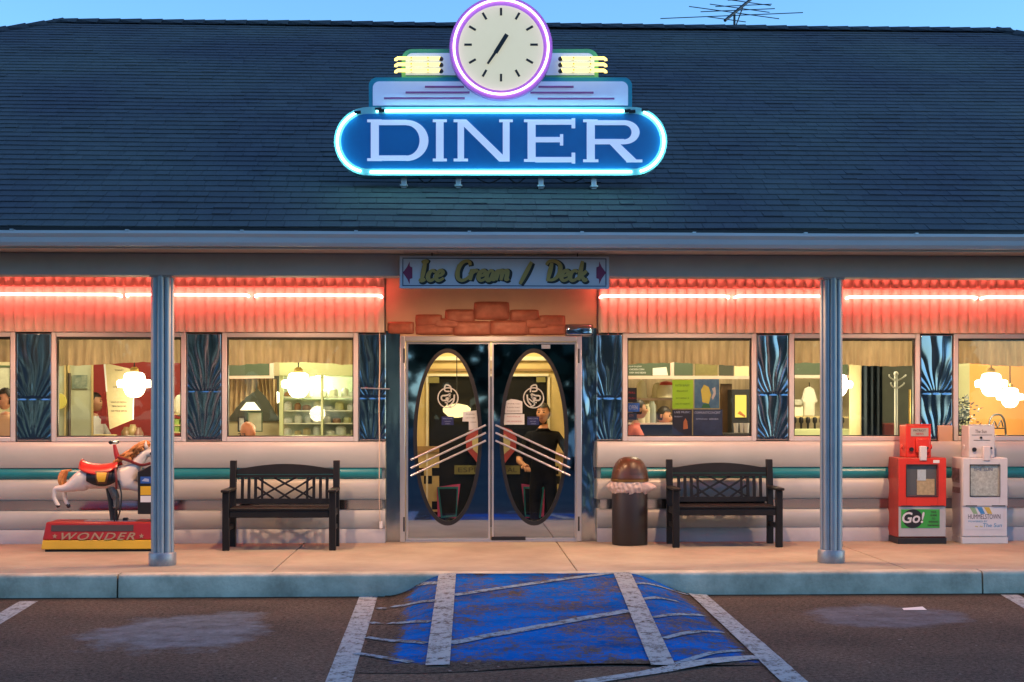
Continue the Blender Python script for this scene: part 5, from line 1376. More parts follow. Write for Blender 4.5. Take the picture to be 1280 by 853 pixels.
for k in range(8):
    px = 993 + k*8.5; x, z = W(px, 536, 2.0)
    tag(obj('soda_tap', MB().lathe((x, 2.0, z), [(.014, 0), (.014, .06), (.028, .08), (.026, .13), (.014, .14)], 10), m_black), 'black tap handle, %s from the left in the row under the white coat' % ('first', 'second', 'third', 'fourth', 'fifth', 'sixth', 'seventh', 'last')[k], 'tap', 'row of black taps')
tag(obj('tap_tower', MB().pbox(985, 1062, 536.3, 600, 1.95, .3), m_celery, bev=.01), 'pale green counter block carrying the row of black taps', 'counter')
def cfn(u, v):
    x, z = W(lerp(1077, 1103, u), lerp(600, 405, v), 1.45); return (x, 1.45 + .035*math.sin(u*22) , z)
tag(obj('navy_curtain', MB().grid(cfn, 60, 4), mat('navy_cloth', (.010, .020, .032), .8, var=.3, vs_=8), ang=180), 'floor length dark navy curtain beside the cream post', 'curtain')
part_wall('partition', 1080, 1170, 2.4, mat('dark_wall', (.035, .04, .028), .6, var=.3, vs_=5))
cs_ = thing('coat_stand', 'white coat stand with four curved hooks in the dark corner', 'coat stand', (X(1120, 1.2), 1.2, ZF))
m_chrome = mat('pale_metal', (.55, .56, .50), .35, .2); xx = X(1120, 1.2)
obj('pole', MB().tube([(xx, 1.2, ZF), (xx, 1.2, Z(468, 1.2))], .020, 10), m_chrome, cs_); obj('finial', MB().sphere((xx, 1.2, Z(467, 1.2)), .028), m_chrome, cs_)
for s in (-1, 1):
    for py, dx in ((476, 9.5), (486, 7.5)):
        P = [W(1120, py, 1.2), W(1120+s*dx*.55, py-2, 1.2), W(1120+s*dx, py-5, 1.2), W(1120+s*dx*1.1, py-7, 1.2)]
        obj('hook', MB().tube(spline([(a, 1.2-.02*i, b) for i, (a, b) in enumerate(P)]), .009, 8), m_chrome, cs_)
for k in range(3):
    a = 2*math.pi*k/3+.4; obj('foot', MB().tube([(xx, 1.2, ZF+.18), (xx+.22*math.cos(a), 1.2+.22*math.sin(a), ZF+.015)], .014, 8), m_chrome, cs_)
tag(obj('red_seat_back', MB().pbox(1103, 1121, 529, 600, 1.5, .08), mat('oxblood_vinyl', (.13, .025, .018), .4), bev=.02), 'low oxblood seat back at the foot of the coat stand', 'seat')
tag(obj('metal_rail', MB().tube([(X(1137, 1.3), 1.3, ZF), (X(1137, 1.3), 1.3, Z(487, 1.3))], .012, 8), mat('brass', (.5,.33,.10), .3, .8)), 'thin brass upright right of the coat stand', 'rail')

# window F: orange cream wall, plant, chair
part_wall('partition', 1168, 1410, 2.6, mat('apricot_wall', (.66, .29, .075), .7, var=.04)); part_wall('pillar', 1198, 1212, 2.2, mat('sage_post', (.36, .36, .20), .6))
pl = thing('potted_plant', 'dark leafy plant at the left of the far right window', 'plant', (X(1203, .9), .9, ZF))
obj('pot', MB().lathe((X(1203, .9), .9, ZF), [(.10, 0), (.14, .28), (.15, .30)], 20), mat('pot', (.10,.06,.04), .5), pl)
lf = MB(); rl_ = random.Random(9)
for k in range(260):
    px, py = 1204 + rl_.gauss(0, 6.5), 526 + rl_.gauss(0, 14)
    if not (496 < py < 552): continue
    x, z = W(px, py, .9); p = Vector((x, .9 + rl_.gauss(0, .05), z)); d = Vector((rl_.gauss(0,1), rl_.gauss(0,1), rl_.gauss(.3,.6))).normalized(); w = d.orthogonal().normalized()*.014; L_ = rl_.uniform(.05, .10)
    lf.add([p, p+d*L_*.5+w, p+d*L_, p+d*L_*.5-w], [(0,1,2,3)])
obj('leaves', lf, mat('dark_leaf', (.02, .035, .03), .5, var=.4, vs_=20), pl, smooth=False)
st_ = MB()
for k in range(6): st_.tube(spline([(X(1203, .9), .9, ZF+.28), (X(1203, .9)+.03*(k-3), .9+.02*(k % 3), ZF+.6), (X(1203, .9)+.06*(k-3)*.6, .9, ZF+1.05)]), .006, 5)
obj('stem', st_, m_dark, pl)
chf = thing('metal_chair', 'dark metal framed chair back under the two glowing lamps', 'chair', (X(1246, 1.1), 1.1, ZF))
fm = MB(); P_ = [(1236, 549), (1236.5, 530), (1240, 521), (1246, 518.5), (1252, 520), (1256, 529), (1257.5, 549)]
fm.tube(spline([(W(a, b, 1.1)[0], 1.1, W(a, b, 1.1)[1]) for a, b in P_]), .012, 8)
for p in (1236, 1257.5):
    x = X(p, 1.1); fm.tube([(x, 1.1, ZF), (x, 1.1, Z(549, 1.1))], .012, 8); fm.tube([(x, .72, ZF), (x, .72, ZF+.45), (x, 1.1, ZF+.45)], .012, 8)
obj('frame', fm, m_dark, chf)
sp = MB(); sp.tube(spline([(W(a, b, 1.1)[0], 1.1, W(a, b, 1.1)[1]) for a, b in ((1240, 535), (1243, 527), (1247, 534), (1251, 526), (1254, 534))]), .008, 6); sp.tube([(X(1236.5,1.1),1.1,Z(536,1.1)), (X(1257,1.1),1.1,Z(536,1.1))], .008, 6)
obj('back_scroll', sp, m_dark, chf); obj('seat', MB().box(X(1236, 1.1), X(1257.5, 1.1), .72, 1.1, ZF+.452, ZF+.50), m_dark, chf, bev=.01)
# ------------------------------------------------------------------ benches
gx, gy = G(356, 682.9); fx_, fy_ = G(350, 687.4)
bh = thing('park_bench', 'black wooden lattice-back bench left of the doors', 'bench', (gx, gy - .22, 0), 'lattice back benches by the doors')
def make_bench(t):
    ox, oy, _ = WL[t.name]; hw = .525; yb, yf = oy + .20, oy - .22
    def bx(nm, x0, x1, y0, y1, z0, z1, bev=.005): return obj(nm, MB().box(ox+x0, ox+x1, y0, y1, z0, z1), m_wood, t, bev=bev)
    for s in (-1, 1):
        c = s*hw
        # rear leg runs up as the back post, raked a little
        mb = MB(); r = .032
        ring = [(yb, 0.0), (yb, .42), (yb+.05, .875)]
        v = []
        for y, z in ring: v += [(ox+c-r, y-r, z), (ox+c+r, y-r, z), (ox+c+r, y+r, z), (ox+c-r, y+r, z)]
        mb.add(v, [(3,2,1,0), (8,9,10,11)] + [(i*4+k, i*4+(k+1) % 4, i*4+4+(k+1) % 4, i*4+4+k) for i in range(2) for k in range(4)])
        obj('leg', mb, m_wood, t, bev=.004)
        bx('leg', c-.033, c+.033, yf-.033, yf+.033, 0, .575)
        bx('armrest', c-.042, c+.042, yf-.075, yb-.005, .577, .605, .008)
        bx('arm_stretcher', c-.018, c+.018, yf+.034, yb-.034, .19, .235); bx('side_rail', c-.02, c+.02, yf+.034, yb-.034, .33, .395)
    bx('apron', -hw+.034, hw-.034, yf-.022, yf+.012, .325, .395); bx('rear_apron', -hw+.034, hw-.034, yb-.012, yb+.022, .33, .39)
    st = MB()
    for k in range(6): st.box(ox-hw+.036, ox+hw-.036, yf-.03+k*.072, yf+.032+k*.072, .397, .418)
    obj('seat', st, m_wood, t, bev=.003)
    def yz(z): return yb + .05*(z-.42)/.455
    def plank(mb, x0, z0, x1, z1, w, d=.011, off=0.0):
        n = Vector((-(z1-z0), x1-x0)).normalized()*w/2
        P = [(x0+n.x, z0+n.y), (x1+n.x, z1+n.y), (x1-n.x, z1-n.y), (x0-n.x, z0-n.y)]
        v = [(ox+a, yz(c)-d+off, c) for a, c in P] + [(ox+a, yz(c)+d+off, c) for a, c in P]
        mb.add(v, [(0,1,2,3)[::-1], (4,5,6,7)] + [(k, (k+1) % 4, (k+1) % 4+4, k+4) for k in range(4)])
    # arched top rail
    tr_ = MB(); v = []; n = 20
    for i in range(n+1):
        x = lerp(-hw+.034, hw-.034, i/n); top = .785 + .055*math.sin(math.pi*i/n); bot = .735
        for z in (bot, top):
            v += [(ox+x, yz(z)-.018, z), (ox+x, yz(z)+.018, z)]
    tr_.add(v, [f for i in range(n) for f in ((i*4, i*4+4, i*4+6, i*4+2), (i*4+1, i*4+3, i*4+7, i*4+5), (i*4+2, i*4+6, i*4+7, i*4+3), (i*4, i*4+1, i*4+5, i*4+4))])
    obj('top_rail', tr_, m_wood, t)
    lo = MB(); plank(lo, -hw+.034, .462, hw-.034, .462, .05, .016); obj('lower_rail', lo, m_wood, t)
    up = MB(); plank(up, -hw+.034, .715, hw-.034, .715, .03, .013); obj('upper_rail', up, m_wood, t)
    zb, zt_ = .485, .702
    for k in range(4):
        for s in (-1, 1):
            m = MB(); xk = s*(hw - .095 - k*.067)
            plank(m, xk, zb, xk, zt_, .030 if k < 3 else .024, .009); obj('slat', m, m_wood, t)
    la = MB(); L0, L1 = -.28, .28
    def P(u, v_): return lerp(L0, L1, u), lerp(zt_, zb, v_)
    for k, (a, b) in enumerate((((0, .02), (.60, 1)), ((.30, 0), (1, .98)), ((1, .02), (.40, 1)), ((.70, 0), (0, .98)), ((0, .45), (.30, 1)), ((1, .45), (.70, 1)))):
        plank(la, *P(*a), *P(*b), .020, .007, (.0015 if k % 2 else -.0015) + .0007*k)
    obj('lattice', la, m_wood, t, smooth=False)
make_bench(bh)
rx_, ry_ = G(899.5, 679.3)
copy_tree(bh, loc=(rx_, ry_ - .22, 0), label='black wooden lattice-back bench beside the brown litter bin')

# ------------------------------------------------------------------ litter bin
tx, ty = G(790, 683); ty += .19
k = (ty + 15) / F
tb = thing('litter_bin', 'dark brown round litter bin with domed lid and bunched clear bag', 'bin', (tx, ty, 0))
rb_ = 22.3*k; m_bin = mat('brown_bin', (.020, .013, .011), .45, var=.12, bump=.08, bs=160); m_dome = mat('brown_dome', (.075, .030, .014), .32, var=.15, vs_=8)
zz = lambda py: (682 - py)*k + .0
obj('body', MB().lathe((tx, ty, .003), [(rb_*.985, 0), (rb_, .01), (rb_, zz(614)), (rb_*.96, zz(612))], 48), m_bin, tb, ang=50)
dm = [(rb_*1.03, zz(601)), (rb_*1.05, zz(600)), (rb_*1.04, zz(598)), (rb_*1.0, zz(592)), (rb_*.93, zz(586)), (rb_*.80, zz(580)), (rb_*.62, zz(575.5)), (rb_*.35, zz(572.6)), (.005, zz(572))]
obj('dome_lid', MB().lathe((tx, ty, .003), dm, 48), m_dome, tb, ang=60)
# hinged flap on the dome
fl = MB()
def ffn(u, v):
    a = R(lerp(-96, -30, u)); i = lerp(.6, 5.6, v); j = int(i); f_ = i - j
    r = lerp(dm[2+j][0], dm[min(3+j, 8)][0], f_)*1.012; z = lerp(dm[2+j][1], dm[min(3+j, 8)][1], f_)
    return (tx + r*math.cos(a), ty + r*math.sin(a), .006 + z)
fl.grid(ffn, 16, 14); obj('flap', fl, mat('brown_flap', (.045, .020, .011), .4, var=.1), tb, ang=80)
obj('rim_band', MB().lathe((tx, ty, .003), [(rb_*1.035, zz(603.5)), (rb_*1.07, zz(603)), (rb_*1.07, zz(600.5)), (rb_*1.03, zz(600))], 48), mat('gold_band', (.20, .11, .03), .35, .5), tb)
bg_ = MB()
def bfn(u, v):
    a = 2*math.pi*u; t = v
    r = rb_*(1.0 + .10*math.sin(math.pi*t)) + .016*mnoise.noise((math.cos(a)*4, math.sin(a)*4, t*5)) + .010*math.sin(a*23+t*5)*math.sin(math.pi*t)
    r += .07*math.exp(-((a-2*math.pi+.35)/.22)**2)*math.exp(-((t-.45)/.3)**2) + .035*math.exp(-((a-math.pi-.1)/.25)**2)*math.exp(-((t-.6)/.3)**2)
    z = lerp(zz(618) + .03*mnoise.noise((math.cos(a)*2, math.sin(a)*2, 3)), zz(602), t)
    return (tx + r*math.cos(a), ty + r*math.sin(a), .003 + z)
bg_.grid(bfn, 120, 12)
m_bag = mat('clear_bag', (.62, .50, .46), .28, var=.1, bump=.5, bs=28); m_bag.node_tree.nodes['Principled BSDF'].inputs['Alpha'].default_value = .82
obj('bag', bg_, m_bag, tb, ang=180)

# ------------------------------------------------------------------ newspaper boxes
def news_box(name, label, fl_, fr__, pb, side, top, low, white):
    x0, yf = G(fl_, pb); x1 = X(fr__, yf); w = x1 - x0; kk = (yf + 15)/F; yb = yf + .40
    h = (pb - 571.2)*kk; cx = (x0+x1)/2
    t = thing(name, label, 'newspaper box', (cx, yf+.2, 0), 'coin newspaper boxes on the walk')
    bh_ = .065
    obj('plinth', MB().box(x0-.004, x1+.004, yf-.004, yb, 0, bh_), m_black if not white else low, t, bev=.004)
    obj('cabinet', MB().box(x0, x1, yf+.012, yb-.01, bh_+.001, h), side, t, bev=.006)
    zd = h*.44
    obj('front_panel', MB().box(x0+.006, x1-.006, yf-.002, yf+.011, bh_+.012, zd-.006), low, t, bev=.003)
    dw = (x1-x0)
    a, b = x0 + dw*.17, x1 - dw*.19; c, d = zd + h*.115, h - h*.085
    m = MB(); m.box(x0+.004, a, yf-.012, yf+.010, zd, h-.006); m.box(b, x1-.004, yf-.012, yf+.010, zd, h-.006); m.box(a, b, yf-.012, yf+.010, zd, c); m.box(a, b, yf-.012, yf+.010, d, h-.006)
    dr = obj('door', m, top, t, bev=.003)
    obj('pane', MB().add([(a, yf-.002, c), (b, yf-.002, c), (b, yf-.002, d), (a, yf-.002, d)], [(0,1,2,3)]), m_case, dr, smooth=False)
    g = MB(); e = .008
    g.box(a-e, a, yf-.017, yf-.0125, c-e, d+e); g.box(b, b+e, yf-.017, yf-.0125, c-e, d+e); g.box(a, b, yf-.017, yf-.0125, d, d+e); g.box(a, b, yf-.017, yf-.0125, c-e, c); obj('pane_trim', g, m_dark, dr)
    obj('hinge_strip', MB().box(x0+.03, x0+.15, yf-.016, yf-.0125, zd-.004, zd+.006).box(x1-.17, x1-.03, yf-.016, yf-.0125, zd-.004, zd+.006), m_dark, dr)
    obj('interior', MB().box(a+.002, b-.002, yf+.0112, yf+.0118, c+.002, d-.002), mat('box_inside', (.13, .13, .14), .6), t)
    return t, x0, x1, yf, h, a, b, c, d, zd
m_nred_ = mat('red_box_paint', (.62, .035, .018), .35, var=.08, vs_=5); m_ngrey = mat('grey_box_panel', (.40, .41, .42), .45, var=.06)
m_nwht = mat('white_box_paint', (.62, .62, .64), .4, var=.05, vs_=6); m_nside = mat('red_box_side', (.30, .035, .025), .45, var=.2, vs_=6)
t, x0, x1, yf, h, a, b, c, d, zd = news_box('newspaper_box', 'red and grey newspaper box with a green Go! panel', 1122.7, 1182.8, 680.3, m_nside, m_nred_, m_ngrey, False)
def wq(mb, X0, X1, Y, Z0_, Z1_, t_=.002): return mb.box(X0, X1, Y-t_, Y, Z0_, Z1_)
lp = lambda u: lerp(x0, x1, u); lz = lambda v: v*h
pn = obj('green_panel', wq(MB(), lp(.06), lp(.86), yf-.003, lz(.185), lz(.45*.86+.015)), mat('go_green', (.035, .34, .05), .45, var=.05), t, smooth=False)
yq = yf - .0055; gz0, gz1 = lz(.185), lz(.402)
cc = MB(); pts = [(lp(.30) + .105*math.cos(2*math.pi*k/40), (gz0+gz1)/2 + .098*math.sin(2*math.pi*k/40)) for k in range(40)]; cc.prism(pts, yq-.001, yq+.0002); obj('disc', cc, m_black, pn, smooth=False)
def wtext(s_, cx, cz, w, hh, Y, m, par, shear=0, bold=0):
    me = text(s_, 1, shear, .001, bold); xs = [v.co.x for v in me.vertices]; ys = [v.co.y for v in me.vertices]
    mx, my = (min(xs)+max(xs))/2, (min(ys)+max(ys))/2; mb = MB()
    mb.add([(cx+(v.co.x-mx)*w/(max(xs)-min(xs)), Y-(v.co.z+.001)*.5, cz+(v.co.y-my)*hh/(max(ys)-min(ys))) for v in me.vertices], [tuple(p.vertices) for p in me.polygons]); return obj('writing', mb, m, par, smooth=False)
wtext('Go!', lp(.31), (gz0+gz1)/2 + .012, .235, .115, yq-.0015, m_nwht, pn, .18, .02)
for i, s_ in enumerate(('YOUR', 'GUIDE', 'TO', 'WEEKEND', 'Entertainment')): wtext(s_, lp(.73), gz1 - .028 - i*.034, (.06, .07, .035, .10, .12)[i], .019, yq-.001, m_ink, pn, 0, .012)
# paper inside, coin head
obj('newspaper', MB().box(lerp(a, b, .35), lerp(a, b, .92), yf+.0055, yf+.008, c+.01, lerp(c, d, .55)), mat('tan_newsprint', (.60, .44, .26), .8, var=.2, vs_=30), t)
obj('price_card', MB().box(lerp(a, b, .36), lerp(a, b, .64), yf+.002, yf+.004, lerp(c, d, .5), lerp(c, d, .85)), mat('pale_card', (.62, .68, .74), .6, var=.1, vs_=40), t)
obj('price_sticker', MB().box(lp(.72), lp(.85), yf-.0145, yf-.0128, h-.055, h-.025), m_wpaper, t)
def coin_head(t, hl, hr, htop, m, yf, h, sl, tag_m, white):
    X0, X1 = X(hl, yf+.05), X(hr, yf+.05); z1 = 1.43 - (htop - 508)*(yf+15.05)/F
    hd = obj('coin_head', MB().box(X0, X1, yf+.05, yf+.27, h+.001, z1), m, t, bev=.008)
    w = X1-X0; y = yf+.05
    if white: 
        wtext('The Sun', (X0+X1)/2-.01, z1-.06, .12, .035, y-.001, m_ink, hd, .1); obj('slot', MB().box(X0+.03, X1-.03, y-.003, y-.001, z1-.10, z1-.095), m_ink, hd)
        obj('slot', MB().box(X0+.05, X1-.05, y-.003, y-.001, z1-.155, z1-.15), m_ink, hd)
        obj('key_lock', MB().tube([((X0+X1)/2-.01, y, z1-.125), ((X0+X1)/2-.01, y-.012, z1-.125)], .012, 12), m_dark, hd)
    else:
        obj('price_plate', MB().box(X0+.05, X1-.03, y-.004, y-.001, z1-.115, z1-.03), mat('plate_grey', (.36,.33,.30), .5), hd); wtext('PATRIOT', (X0+X1)/2+.01, z1-.055, .13, .022, y-.005, m_ink, hd); wtext('NEWS', (X0+X1)/2+.01, z1-.09, .08, .022, y-.005, mat('red_ink', (.4,.03,.03), .6), hd)
        obj('coin_plate', MB().box(X0+.10, X1-.02, y-.025, y-.001, h+.05, h+.20), m, hd, bev=.01)
    obj('coin_return', MB().tube([(X0+.055, y, h+.085), (X0+.055, y-.02, h+.085)], .022, 14), m_black, hd)
    obj('coin_button', MB().tube([(X1-.05, y-.02, h+.10), (X1-.05, y-.04, h+.10)], .012, 12), m_dark, hd)
    obj('pull_handle', MB().box((X0+X1)/2-.01, (X0+X1)/2+.065, y-.075, y-.03, h-.03, h+.12), tag_m, hd, bev=.008)
    for xx_ in (X0-.03, X1+.03): obj('side_knob', MB().tube([(min(X0, xx_)+.012 if xx_ < X0 else X1-.012, y+.08, h+.11), (xx_, y+.08, h+.11)], .024, 12), m, hd)
    obj('display_flap', MB().box(X0+.002, X1-.002, y-.003, y+.02, z1+.001, z1+.012), m, hd)
coin_head(t, 1132.5, 1164, 532, m_nred_, yf, h, 0, m_nwht, False)
t, x0, x1, yf, h, a, b, c, d, zd = news_box('newspaper_box', 'white newspaper box with Hummelstown sticker on its lower door', 1203, 1259.4, 679.8, m_nwht, m_nwht, m_nwht, True)
obj('newspaper', MB().box(a+.004, b-.004, yf+.004, yf+.007, c+.004, d-.004), mat('newsprint', (.62, .62, .58), .8, var=.35, vs_=26), t)
wtext('THE SUN', lerp(a, b, .45), d-.045, .20, .035, yf+.003, mat('mast_blue', (.03,.08,.25), .6), t)
pn = obj('sticker', wq(MB(), lp(.05), lp(.90), yf-.003, lz(.165), lz(.44*.86+.055)), mat('sticker_white', (.62, .64, .68), .4), t, smooth=False)
y_ = yf - .0058
for u, col in ((.18, (.25,.42,.25)), (.34, (.05,.25,.55)), (.50, (.55,.42,.08))):
    zt2 = lz(.425); mb = MB().prism([(lp(u-.03), zt2), (lp(u+.09), zt2), (lp(u+.16), zt2-.07), (lp(u+.06), zt2-.07)], y_, y_+.002); obj('stripe', mb, mat('stripe%d' % int(u*100), col, .5), pn, smooth=False)
wtext('HUMMELSTOWN', lp(.48), lz(.315), .34, .050, y_, mat('grey_ink', (.10,.10,.13), .6), pn)
wtext('POWERED BY', lp(.34), lz(.26), .20, .018, y_, mat('sky_ink', (.06,.28,.50), .6), pn); wtext('The Sun', lp(.66), lz(.215), .20, .040, y_, mat('sky_ink', (.06,.28,.50), .6), pn, .1)
wtext('~ ~', lp(.36), lz(.20), .08, .015, y_, mat('yellow_print', (.45,.42,.08), .6), pn)
sd = MB(); xs_ = x0 - .0015
for k_, (yy0, yy1, z0_, z1_) in enumerate(((.08, .30, .63, .78), (.06, .34, .52, .58))): sd.box(xs_-.001, xs_, yf+yy0, yf+yy1, z0_, z1_)
obj('side_decal', sd, mat('side_decal', (.30, .20, .22), .5, var=.5, vs_=14), t, smooth=False)
coin_head(t, 1211, 1243.5, 532.6, m_nwht, yf, h, 0, m_nwht, True)

# ------------------------------------------------------------------ coin-operated horse ride
bx0, byf = G(51, 690.3); bx1 = X(194, byf); yb_ = byf + .46; ym = byf + .23
kx = (ym + 15)/F
rd = thing('horse_ride', 'coin ride with galloping white horse on a red WONDER base', 'ride', ((bx0+bx1)/2, ym, 0))
m_rred = mat('ride_red', (.36, .018, .014), .35, var=.12, vs_=6); m_ryel = mat('ride_yellow', (.70, .42, .03), .4, var=.06)
def taper(x0, x1, y0, y1, z0, z1, i):
    mb = MB(); v = [(x0,y0,z0),(x1,y0,z0),(x1,y1,z0),(x0,y1,z0),(x0+i,y0+i,z1),(x1-i,y0+i,z1),(x1-i,y1-i,z1),(x0+i,y1-i,z1)]
    return mb.add(v, [(0,3,2,1),(4,5,6,7),(0,1,5,4),(1,2,6,5),(2,3,7,6),(3,0,4,7)])
kb = (byf+15)/F; zpx = lambda py: (690.3-py)*kb
obj('skirt', taper(bx0, bx1, byf, yb_, .025, zpx(676), .012), m_ryel, rd, bev=.008); obj('foot_rail', MB().box(bx0+.03, bx1-.03, byf+.04, yb_-.04, 0, .024), m_black, rd)
z0r, z1r = zpx(676)+.001, zpx(654)
bsd = obj('base', taper(bx0+.010, bx1-.010, byf+.010, yb_-.010, z0r, z1r, .03), m_rred, rd, bev=.012)
yfw = lambda z: byf + .010 + .03*(z-z0r)/(z1r-z0r) - .0015
def face_box(nm, p0, p1, q0, q1, m, t_=.002):
    x_0, x_1 = X(p0, byf), X(p1, byf); za, zb_ = zpx(q1), zpx(q0)
    mb = MB().add([(x_0, yfw(za), za), (x_1, yfw(za), za), (x_1, yfw(zb_), zb_), (x_0, yfw(zb_), zb_), (x_0, yfw(za)-t_, za), (x_1, yfw(za)-t_, za), (x_1, yfw(zb_)-t_, zb_), (x_0, yfw(zb_)-t_, zb_)], [(0,1,2,3),(4,7,6,5)[::-1],(0,4,5,1),(1,5,6,2),(2,6,7,3),(3,7,4,0)])
    return obj(nm, mb, m, rd)
face_box('tread_plate', 63, 166, 657.5, 665, mat('tread', (.06, .045, .045), .6))
m_let = mat('gold_letter', (.36, .24, .14), .5)
me = text('WONDER', 1, .35, .001, .015, 1.25); xs = [v.co.x for v in me.vertices]; ys = [v.co.y for v in me.vertices]
cx_, cz_ = X(122.5, byf), zpx(671.2); mb = MB()
for v in me.vertices:
    z = cz_ + (v.co.y-(min(ys)+max(ys))/2)*.072/(max(ys)-min(ys)); mb.v.append((cx_+(v.co.x-(min(xs)+max(xs))/2)*.72/(max(xs)-min(xs)), yfw(z)-.0008-(v.co.z+.001)*.6, z))
mb.f = [tuple(p.vertices) for p in me.polygons]; mb.mi = [0]*len(mb.f); obj('lettering', mb, m_let, bsd, smooth=False)
for px in (68, 176.5):
    sx = X(px, byf); pts = []
    for k in range(10):
        rr_ = .026 if k % 2 == 0 else .011; an = math.pi/2 + k*math.pi/5; pts.append((sx+rr_*math.cos(an), zpx(671)+rr_*math.sin(an)))
    st2 = MB().prism(pts, 0, .002); st2.v = [(p[0], yfw(p[2]) - .0026 + p[1], p[2]) for p in st2.v]; obj('star', st2, m_let, bsd, smooth=False)
obj('top_plate', MB().box(X(108, ym), X(172, ym), ym-.10, ym+.10, z1r+.0005, z1r+.006), m_alu, rd)
# horse body: one skinned surface in pixel layout
def H(px, py, dy=0.0):
    x, z = W(px, py, ym); return Vector((x, ym + dy, z))
q_ = kx
N = [(H(126, 598), 16*q_, 15*q_), (H(108, 597), 17*q_, 15.5*q_), (H(96, 600), 13*q_, 13*q_), (H(146, 597), 16*q_, 15.5*q_), (H(160, 597), 15.5*q_, 14*q_),
     (H(168, 585), 12*q_, 9*q_), (H(177, 573), 9*q_, 7*q_), (H(185, 563.5), 7.5*q_, 6.5*q_), (H(194, 570), 7*q_, 6*q_), (H(204, 579), 4.8*q_, 4.6*q_), (H(209, 584), 4.2*q_, 4.2*q_)]
E = [(0,1),(1,2),(0,3),(3,4),(4,5),(5,6),(6,7),(7,8),(8,9),(9,10)]
for s, dx, dy_ in ((-1, 0, 0), (1, 7, 2)):
    k = len(N); o = s*.085
    N += [(H(95+dx*.3, 606, o), 9*q_), (H(84+dx, 610.5+dy_*.3, o), 5.2*q_), (H(71.5+dx, 610+dy_, o), 3.6*q_), (H(70.5+dx, 622+dy_, o), 2.6*q_), (H(75+dx, 630+dy_, o), 2.7*q_), (H(77+dx, 634+dy_, o), 3.1*q_)]
    E += [(2, k), (k, k+1), (k+1, k+2), (k+2, k+3), (k+3, k+4), (k+4, k+5)]
for s, dx in ((-1, 0), (1, 5)):
    k = len(N); o = s*.08
    N += [(H(166, 606, o), 7*q_), (H(180+dx, 611, o), 4.6*q_), (H(192+dx, 613, o), 3.4*q_), (H(192+dx, 623, o), 2.5*q_), (H(186+dx, 631, o), 2.6*q_), (H(184+dx, 634, o), 3*q_)]
    E += [(4, k), (k, k+1), (k+1, k+2), (k+2, k+3), (k+3, k+4), (k+4, k+5)]
me = skin(N, E, 2); mb = MB(); mb.mesh(me)
hv = [W(70, 631, ym)[1]]
m_hw = mat('horse_white', (.66, .62, .58), .28, var=.05, vs_=5); m_hoof = mat('hoof', (.03,.02,.02), .4)
V = mb.v
zh_ = W(0, 631.3, ym)[1]
mb.mi = [1 if sum(V[i][2] for i in f)/len(f) < zh_ else 0 for f in mb.f]
for s in (-1, 1):
    e = H(190, 567, s*.052); mb.sphere(tuple(e), .014, .010, .014, 8, 6, 1)
    n0 = H(208, 583, s*.028); mb.sphere(tuple(n0), .009, .006, .009, 8, 6, 1)
    ea = H(183, 556, s*.03); mb.tube([H(184, 561, s*.03), ea, H(183.5, 551, s*.035)], [.022, .018, .003], 8, 0)
horse = obj('horse', mb, [m_hw, m_hoof], rd, ang=180)
m_mane = mat('orange_mane', (.55, .22, .06), .5, var=.3, vs_=30, bump=.4, bs=40)
mn = MB(); rm = random.Random(3)
for k in range(30):
    t_ = k/29; p = H(lerp(160, 184, t_), lerp(572, 555, t_)+1.5*math.sin(k), rm.uniform(-.03, .03)); L_ = rm.uniform(.05, .09)
    mn.tube(spline([p + Vector((.02, 0, -.02)), p + Vector((-.01, rm.uniform(-.03, .03), .012)), p + Vector((-.05-L_*.5, rm.uniform(-.07, .03), -.02)), p + Vector((-.07-L_, rm.uniform(-.09, .03), -.05-rm.random()*.03))], 4), [.022]*4+[.020]*4+[.014]*4+[.003], 6)
obj('mane', mn, m_mane, horse)
tl = MB()
for k in range(9):
    d = (k-4)*.008; tl.tube(spline([H(88, 588, d), H(81, 590, d*1.5), H(77.5, 599, d*2), H(80, 607 + k % 3, d*1.5), H(83, 612, d)], 4), [.012]*4+[.026]*8+[.016]*4+[.004], 7)
obj('tail', tl, m_mane, horse)
m_sad = mat('saddle_red', (.58, .03, .025), .28, var=.1, vs_=10); m_blk = mat('saddle_black', (.015,.013,.014), .4)
def over(u0, u1, ph, lift, Pc, seg=40):
    """saddle sheet wrapped round the barrel; ph: half wrap angle at u"""
    m_ = MB()
    def fn(u, v):
        px = lerp(u0, u1, u); top = 581.5 + Pc(u); a = lerp(-1, 1, v)*ph(u); cz = 598
        rr_ = (cz - top)*q_ + lift; rw = 16.2*q_ + lift
        c = H(px, cz); return (c.x, c.y + rw*math.sin(a), c.z + (rr_ if abs(a) < R(90) else rw)*math.cos(a))
    m_.grid(fn, 24, seg); return m_
obj('blanket', over(112, 150, lambda u: R(100 + 24*math.sin(math.pi*u)), .004, lambda u: 0), m_blk, horse, ang=180)
sdl = over(103, 150, lambda u: R(58 + 14*math.sin(math.pi*min(1, u*1.1))), .016, lambda u: -3.0 + 3.6*math.sin(math.pi*u) - 4*sm((u-.82)/.18) - 1*sm((.15-u)/.15))
sad = obj('saddle', sdl, m_sad, horse, ang=180)
obj('saddle_rim', MB().tube([(p[0], p[1], p[2]+.004) for p in [sdl.v[j*25] for j in range(41)]], .009, 6).tube([(p[0], p[1], p[2]+.004) for p in [sdl.v[i] for i in range(25)]], .008, 6), mat('saddle_trim', (.35,.02,.02), .4), sad)
pt = MB()
